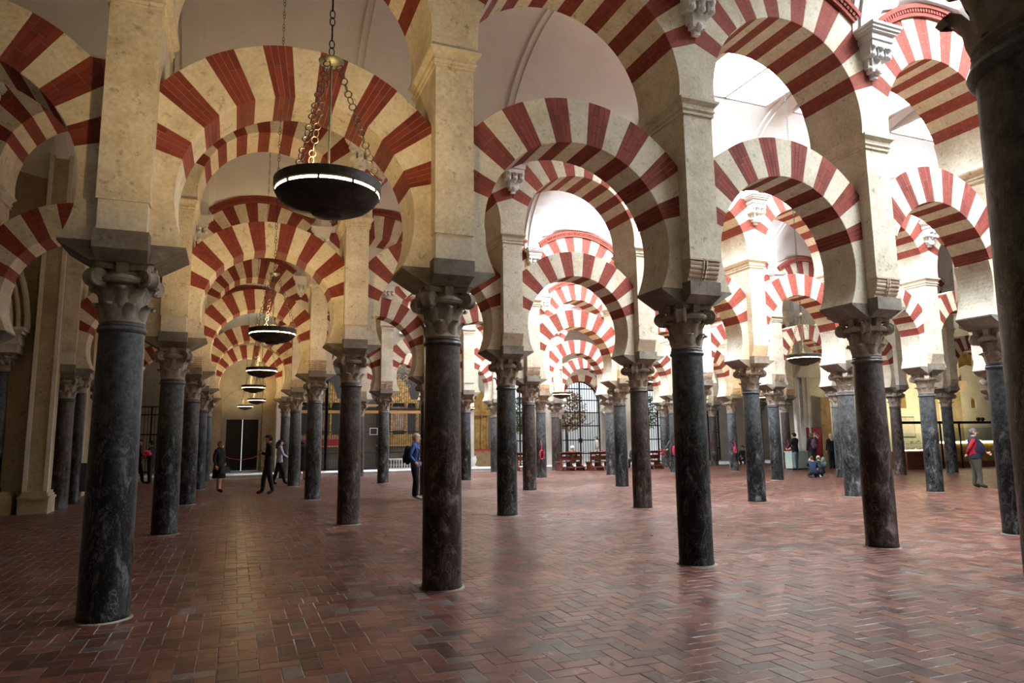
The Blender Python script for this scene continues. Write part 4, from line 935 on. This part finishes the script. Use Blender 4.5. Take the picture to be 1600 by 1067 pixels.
# ------------------------------------------------------------------ visitors
def cloth(name,c): return stone(name,[(.3,tuple(x*.75 for x in c)),(.7,c)],s1=6,rough=.9,pits=False)
M_SKIN=mat('skin',(.48,.28,.20),.55)
def person(loc,face,label,H=1.72,top=(.02,.02,.025),legs=(.02,.02,.025),shoes=(.015,.015,.015),hair=(.05,.03,.02),pose='stand',stride=.10,armR='down',armL='down',girth=1.0,coat=None,sleeve=None,longhair=False,legskin=False,vest=None):
    """face: world heading in degrees (0 = +x); body is one skinned surface, local forward = +y"""
    k=H/1.72; hip=.92; dz=0; lean=0
    if pose=='sit': dz=-.46
    if pose=='crouch': dz=-.60; lean=.18
    J={}
    J['pel']=(0,0,.95+dz); J['sp']=(0,lean*.3,1.14+dz); J['ch']=(0,lean*.7,1.34+dz); J['nk']=(0,lean+.01,1.48+dz); J['h0']=(0,lean+.025,1.545+dz); J['h1']=(0,lean+.03,1.62+dz); J['h2']=(0,lean+.02,1.685+dz)
    rad={'pel':(.155*girth,.115*girth),'sp':(.145*girth,.110*girth),'ch':(.165*girth,.115*girth),'nk':(.058,.058),'h0':(.070,.085),'h1':(.080,.100),'h2':(.060,.078)}
    E=[('pel','sp','torso'),('sp','ch','torso'),('ch','nk','neck'),('nk','h0','neck'),('h0','h1','head'),('h1','h2','head')]
    for s,n in ((1,'R'),(-1,'L')):
        st=stride*s
        if pose=='stand':
            J['hp'+n]=(s*.095,0,.86); J['kn'+n]=(s*.10,st*.55+.03,.48); J['an'+n]=(s*.105,st,.085); J['to'+n]=(s*.125,st+.17,.035)
        elif pose=='sit':
            J['hp'+n]=(s*.10,.02,.46); J['kn'+n]=(s*.12,.42,.47); J['an'+n]=(s*.12,.44,.085); J['to'+n]=(s*.13,.60,.035)
        else:
            J['hp'+n]=(s*.11,0,.30); J['kn'+n]=(s*.17,.38,.44 if s>0 else .10); J['an'+n]=(s*.14,.16 if s>0 else -.05,.085); J['to'+n]=(s*.16,.32 if s>0 else -.18,.035)
        rad.update({'hp'+n:(.108*girth,.11*girth),'kn'+n:(.082,.084),'an'+n:(.064,.068),'to'+n:(.042,.032)})
        E+= [('pel','hp'+n,'leg'),('hp'+n,'kn'+n,'leg'),('kn'+n,'an'+n,'shin'),('an'+n,'to'+n,'foot')]
        J['sh'+n]=(s*.185*max(1,girth*.95),lean*.85,1.415+dz); arm=armR if s>0 else armL; y0=lean*.85
        el,wr={'down':((s*.245,-.03+y0,1.14+dz),(s*.24,.07+y0,.90+dz)),'phone':((s*.235,-.05+y0,1.14+dz),(s*.09,.22+y0,1.21+dz)),'pocket':((s*.29,-.08+y0,1.16+dz),(s*.19,.06+y0,.98+dz)),
            'raise':((s*.33,.14+y0,1.40+dz),(s*.36,.36+y0,1.56+dz)),'fwd':((s*.25,.08+y0,1.16+dz),(s*.14,.34+y0,1.02+dz)),'back':((s*.27,-.14+y0,1.17+dz),(s*.10,-.20+y0,.98+dz)),'face':((s*.22,.14+y0,1.2+dz),(s*.08,.2+y0,1.5+dz)),'lap':((s*.24,.02+y0,1.14+dz),(s*.10,.26+y0,1.05+dz))}[arm]
        J['el'+n]=el; J['wr'+n]=wr; rad.update({'sh'+n:(.068,.070),'el'+n:(.052,.052),'wr'+n:(.036,.036)})
        E+= [('ch','sh'+n,'torso'),('sh'+n,'el'+n,'arm'),('el'+n,'wr'+n,'arm')]
    names=list(J); me=bpy.data.meshes.new('person'); me.from_pydata([tuple(c*k for c in J[n]) for n in names],[(names.index(a),names.index(b)) for a,b,_ in E],[])
    o=bpy.data.objects.new('person_rig',me); COL.objects.link(o); sk=o.modifiers.new('s','SKIN'); sk.use_smooth_shade=True; o.modifiers.new('d','SUBSURF').levels=2
    for i,n in enumerate(names):
        v=me.skin_vertices[0].data[i]; v.radius=(rad[n][0]*k,rad[n][1]*k); v.use_root=(n=='pel')
    dg=bpy.context.evaluated_depsgraph_get(); dg.update(); bm=bpy.data.meshes.new_from_object(o.evaluated_get(dg)); bpy.data.objects.remove(o)
    mt=cloth('jacket_cloth',top); ms=cloth('sleeve_cloth',sleeve) if sleeve else mt; ml=cloth('trouser_cloth',legs); mf=cloth('shoe_leather',shoes); mh=cloth('hair',hair)
    mats=[mt,ml,mf,M_SKIN,ms]; bm.materials.clear()
    for m in mats: bm.materials.append(m)
    idx={'torso':0,'arm':4,'leg':1,'shin':3 if legskin else 1,'foot':2,'neck':3,'head':3}; segs=[(Vector(J[a])*k,Vector(J[b])*k,t) for a,b,t in E]
    for p in bm.polygons:
        c=p.center; best=(9,0)
        for a,b,t in segs:
            d=b-a; u=max(0,min(1,(c-a).dot(d)/d.length_squared)); dd=(c-a-d*u).length
            if t=='neck' and c.z<(1.47+dz)*k: t='torso'
            if dd<best[0]: best=(dd,idx[t])
        p.material_index=best[1]
        if pose=='stand' and best[1]==1 and c.z>.86*k: p.material_index=0
    rz=R(face-90); root=empty('person',(loc[0],loc[1],loc[2] if len(loc)>2 else 0),rz); tag(root,label,'person')
    bm.name='body'; put('body',bm,root)
    hc=Vector(J['h1'])*k; mb=MB(); mb.ball((0,0,0),(.100*k,.118*k,.112*k),14,9)
    keep=[f for f in mb.f if (lambda c:(c.z>.035*k) or (c.y<-.01*k and c.z>(-.13*k)))(sum((Vector(mb.v[i]) for i in f),Vector())/len(f))]
    mb.f=keep; mb.mi=[0]*len(keep)
    mb.xf(lambda p:p+hc+Vector((0,-.008*k,.022*k)))
    if longhair:
        mb.tube([hc+Vector((0,-.085*k,.03)),hc+Vector((0,-.115*k,-.09)),hc+Vector((0,-.12*k,-.22))],[.07*k,.09*k,.06*k],8)
    mb.build('hair',mh,root,True)
    # face: nose, eyes, mouth, ears
    mb=MB(); mb.ball(hc+Vector((0,.108*k,-.012)),(.014,.022,.024),8,6); 
    for s in (-1,1): mb.ball(hc+Vector((s*.088*k,.0,-.005)),(.014,.024,.034),8,6)
    mb.build('nose_and_ears',M_SKIN,root,True)
    mb=MB()
    for s in (-1,1): mb.ball(hc+Vector((s*.034*k,.092*k,.012)),(.013,.010,.009),8,5)
    mb.ball(hc+Vector((0,.093*k,-.055)),(.026,.010,.008),8,5); mb.build('eyes_and_mouth',mf,root,True)
    # hands: palm, four curled fingers and a thumb
    for s,n in ((1,'R'),(-1,'L')):
        w_=Vector(J['wr'+n])*k; d=(w_-Vector(J['el'+n])*k).normalized(); sd=Vector((s,0,0)); sd=(sd-d*sd.dot(d)).normalized(); fr=d.cross(sd)*s
        if fr.y<0: fr=-fr
        mb=MB(); mb.tube([w_-d*.01,w_+d*.03,w_+d*.07,w_+d*.085],[.028,.036,.038,.03],8)
        for j,(o_,l) in enumerate(((-.027,.06),(-.009,.07),(.009,.066),(.027,.052))):
            b=w_+d*.08+fr*o_; mb.tube([b,b+d*l*.5-sd*.008,b+d*l*.85-sd*.028],[.0095,.009,.007],6)
        mb.tube([w_+d*.03+fr*.03,w_+d*.055+fr*.055-sd*.01,w_+d*.085+fr*.062-sd*.022],[.012,.011,.008],6)
        mb.build('hand',M_SKIN,root,True)
    if coat:
        mb=MB(); z1=1.02*k; zs=[coat*k,coat*k+.02,.75*k,.95*k,1.05*k]; rr=[.25,.245,.225,.19,.165]
        mb.lathe([(r_*girth,z) for r_,z in zip(rr,zs)],20,cap=False); mb.xf(lambda p:(p.x,p.y*.72,p.z)); mb.build('coat_skirt',mt,root,True)
        mb=MB(); mb.lathe([(.085,1.46*k),(.105,1.43*k),(.10,1.50*k),(.075,1.53*k)],14,(0,.0)); mb.build('collar',mt,root,True)
    else:
        mb=MB(); mb.lathe([(.168*girth,.86*k),(.175*girth,.90*k),(.172*girth,1.0*k)],18,(0,0),False); mb.xf(lambda p:(p.x,p.y*.74,p.z+dz)); 
        if pose=='stand': mb.build('jacket_hem',mt,root,True)
        mb=MB(); mb.lathe([(.10,1.43*k+dz),(.098,1.49*k+dz),(.07,1.51*k+dz)],14,(0,lean),False); mb.build('collar',mt,root,True)
    if vest:
        mb=MB(); mb.ball((0,.05,1.14*k),(.255,.235,.30),16,10); mb.ball((0,.0,1.36*k),(.21,.15,.13),14,8); mb.build('padded_vest',cloth('vest_fabric',vest),root,True)
    return root
def backpack(p,face,z,label,col,off=-.22,sc=1.0):
    rz=R(face-90); a=R(face); e=tag(empty('backpack',(p[0]+off*math.cos(a),p[1]+off*math.sin(a),z),rz),label,'backpack')
    m=cloth('backpack_fabric',col); mb=MB(); mb.ball((0,0,.24*sc),(.16*sc,.11*sc,.25*sc),12,8); mb.xf(lambda q:(max(-.14*sc,min(.14*sc,q.x)),max(-.09*sc,min(.09*sc,q.y)),q.z)); mb.build('bag',m,e,True)
    mb=MB(); mb.ball((0,-.09*sc,.15*sc),(.11*sc,.05*sc,.12*sc),10,6); mb.build('front_pocket',m,e,True)
    for s in (-1,1): mb=MB(); mb.tube([(s*.09,.08*sc,.42*sc),(s*.10,.20*sc,.47*sc),(s*.11,.30*sc,.36*sc),(s*.11,.26*sc,.12*sc),(s*.09,.09*sc,.05*sc)],.017,6); mb.build('strap',m,e,True)
    return e
def handbag(x,y,z,label,col,rz=0):
    e=tag(empty('handbag',(x,y,z),rz),label,'bag'); m=cloth('bag_leather',col)
    mb=MB(); mb.frus((.16,.06),0,(.12,.045),.2); mb.build('body',m,e); mb=MB(); mb.tube([(-.1,0,.19),(-.07,0,.33),(.07,0,.33),(.1,0,.19)],.01,5); mb.build('handle',m,e)
# blue jacket man looking up right, backpack and camera
person((5.66,11.2),-28,'man in a blue jacket and black trousers beside the large brown column',1.76,(.035,.075,.22),(.012,.012,.014),(.35,.34,.33),(.42,.38,.32),armR='pocket',armL='pocket',stride=.06)
backpack((5.66,11.2),-15,.95,'black backpack worn by the man in blue',(.012,.013,.018),-.2,1.05)
e=tag(empty('camera_bag',(5.82,11.12,1.12),R(-15)),'small dark camera hanging on the chest of the man in blue','camera'); mb=MB(); mb.box(-.04,.06,-.08,.08,-.05,.06); mb.build('body',M_BOARD,e); mb=MB(); mb.tube([(.0,-.07,.05),(-.03,-.12,.3),(-.06,-.13,.4)],.008,4); mb.build('strap',M_BOARD,e)
person((.62,17.2),-40,'woman in a long black coat carrying a grey handbag',1.62,(.014,.014,.017),(.32,.24,.20),(.012,.012,.012),(.22,.12,.07),coat=.48,legskin=True,stride=.12,armL='pocket',armR='down')
handbag(.80,16.98,.62,'grey handbag held by the woman in the long black coat',(.05,.05,.055),R(20))
person((2.06,15.55),182,'dark-haired man in a black jacket looking at his phone',1.80,(.014,.014,.016),(.022,.026,.036),(.06,.07,.09),(.018,.012,.010),armR='phone',armL='phone',stride=.14)
mb=MB(); mb.box(-.035,.035,-.075,.075,-.005,.005); o=mb.build('smartphone',M_BOARD,loc=(1.74,15.56,1.31),rz=R(75)); tag(o,'smartphone in the hands of the man in black','phone')
person((2.66,20.4),10,'long-haired woman in a pale top behind the man with the phone',1.66,(.42,.42,.48),(.013,.013,.015),(.012,.012,.012),(.02,.014,.012),longhair=True,armR='fwd',stride=.2)
mb=MB(); mb.box(-.10,.10,-.07,.07,-.002,.002); o=mb.build('leaflet',M_WHITE,loc=(3.07,20.33,1.05),rz=R(10)); tag(o,'white leaflet held by the long-haired woman','leaflet')
person((3.72,23.0),80,'person in a dark skirt half hidden behind a fourth-arcade column',1.62,(.013,.013,.015),(.30,.23,.19),(.02,.02,.02),(.03,.02,.018),coat=.42,legskin=True,stride=.05)
person((-2.5,24.0),0,'man in black at the far left gate, left of the pair',1.74,(.013,.012,.013),(.016,.015,.015),(.05,.05,.05),(.02,.015,.012),armR='fwd',stride=.2)
person((-2.02,23.7),160,'person in black with a bright pink bundle, far left',1.68,(.012,.012,.013),(.013,.013,.014),(.05,.05,.05),(.02,.015,.012),armL='lap',armR='lap',stride=.08)
e=tag(empty('pink_bundle',(-2.15,23.42,1.18)),'bright pink patterned bundle carried at the far left','bundle'); mb=MB()
for k in range(7): a=k*.9; mb.ball((.09*math.cos(a),.05*math.sin(a),.08*math.sin(a*1.7)),(.085,.06,.075),8,6)
mb.build('cloth',mat('pink_cloth',(.62,.05,.14),.8),e,True)
person((21.75,6.85),-48,'stout man in a navy vest with red sleeves and khaki trousers',1.74,(.018,.022,.040),(.062,.054,.042),(.025,.018,.014),(.12,.10,.09),girth=1.5,vest=(.016,.020,.036),sleeve=(.30,.014,.024),armR='back',armL='fwd',stride=.07)
mb=MB(); mb.tube([(0,0,0),(.16,.0,-.02),(.24,0,-.02)],[.03,.04,.05],8); o=mb.build('camera_lens',M_BOARD,loc=(22.05,6.5,1.12),rz=R(-48)); tag(o,'black camera lens jutting from the stout man with red sleeves','camera')
person((25.5,18.0),100,'visitor in a black coat and pale jeans, left of the poster group',1.72,(.012,.012,.013),(.16,.20,.27),(.015,.015,.015),(.015,.012,.010),armR='fwd',armL='fwd',stride=.05)
person((26.15,17.6),75,'visitor with a purple backpack reaching toward the crimson poster',1.72,(.022,.014,.022),(.035,.045,.042),(.02,.02,.02),(.10,.08,.07),armR='raise',stride=.05)
backpack((26.15,17.6),75,.98,'purple backpack of the visitor reaching toward the poster',(.10,.05,.09),-.22)
person((27.75,18.0),70,'fair-haired woman in a black jacket right of the poster',1.66,(.011,.011,.012),(.012,.012,.013),(.03,.03,.03),(.45,.36,.26),longhair=True,stride=.05)
person((21.55,13.0),60,'crouching child in a blue coat, left of the two',1.25,(.016,.026,.055),(.012,.015,.022),(.02,.02,.02),(.06,.03,.02),pose='crouch',armR='fwd',armL='face')
person((22.05,13.1),80,'crouching child with a grey backpack, right of the two',1.25,(.03,.034,.036),(.02,.025,.04),(.3,.3,.3),(.34,.27,.20),pose='crouch',armR='fwd',armL='fwd')
backpack((22.05,13.1),80,.38,'grey-green backpack of the crouching child',(.07,.08,.075),-.17,.85)
person((16.95,24.15),90,'white-haired person seated on a pew before the arched gate',1.66,(.16,.10,.05),(.16,.19,.26),(.02,.02,.02),(.75,.73,.70),pose='sit',armR='lap',armL='lap')
person((18.42,24.3),150,'person in a pale grey coat standing beside the pews',1.70,(.30,.28,.26),(.016,.016,.018),(.015,.015,.015),(.10,.07,.05),coat=.75,stride=.1)
handbag(18.62,24.1,.78,'pink bag held by the person in the grey coat',(.55,.04,.10),R(60))
person((20.5,24.1),80,'person seated on a pew, half hidden by columns',1.66,(.06,.07,.10),(.03,.035,.05),(.02,.02,.02),(.03,.02,.015),pose='sit',armR='lap',armL='lap')
person((21.75,22.5),110,'person in a grey-green jacket bending near the red ropes',1.68,(.09,.11,.10),(.015,.015,.016),(.015,.015,.015),(.04,.03,.02),armR='fwd',armL='fwd',stride=.12)
person((27.75,24.2),200,'person in black seated low beside the dark chapel gate',1.64,(.012,.012,.014),(.014,.014,.016),(.015,.015,.015),(.02,.015,.012),pose='crouch',armR='fwd',armL='fwd')
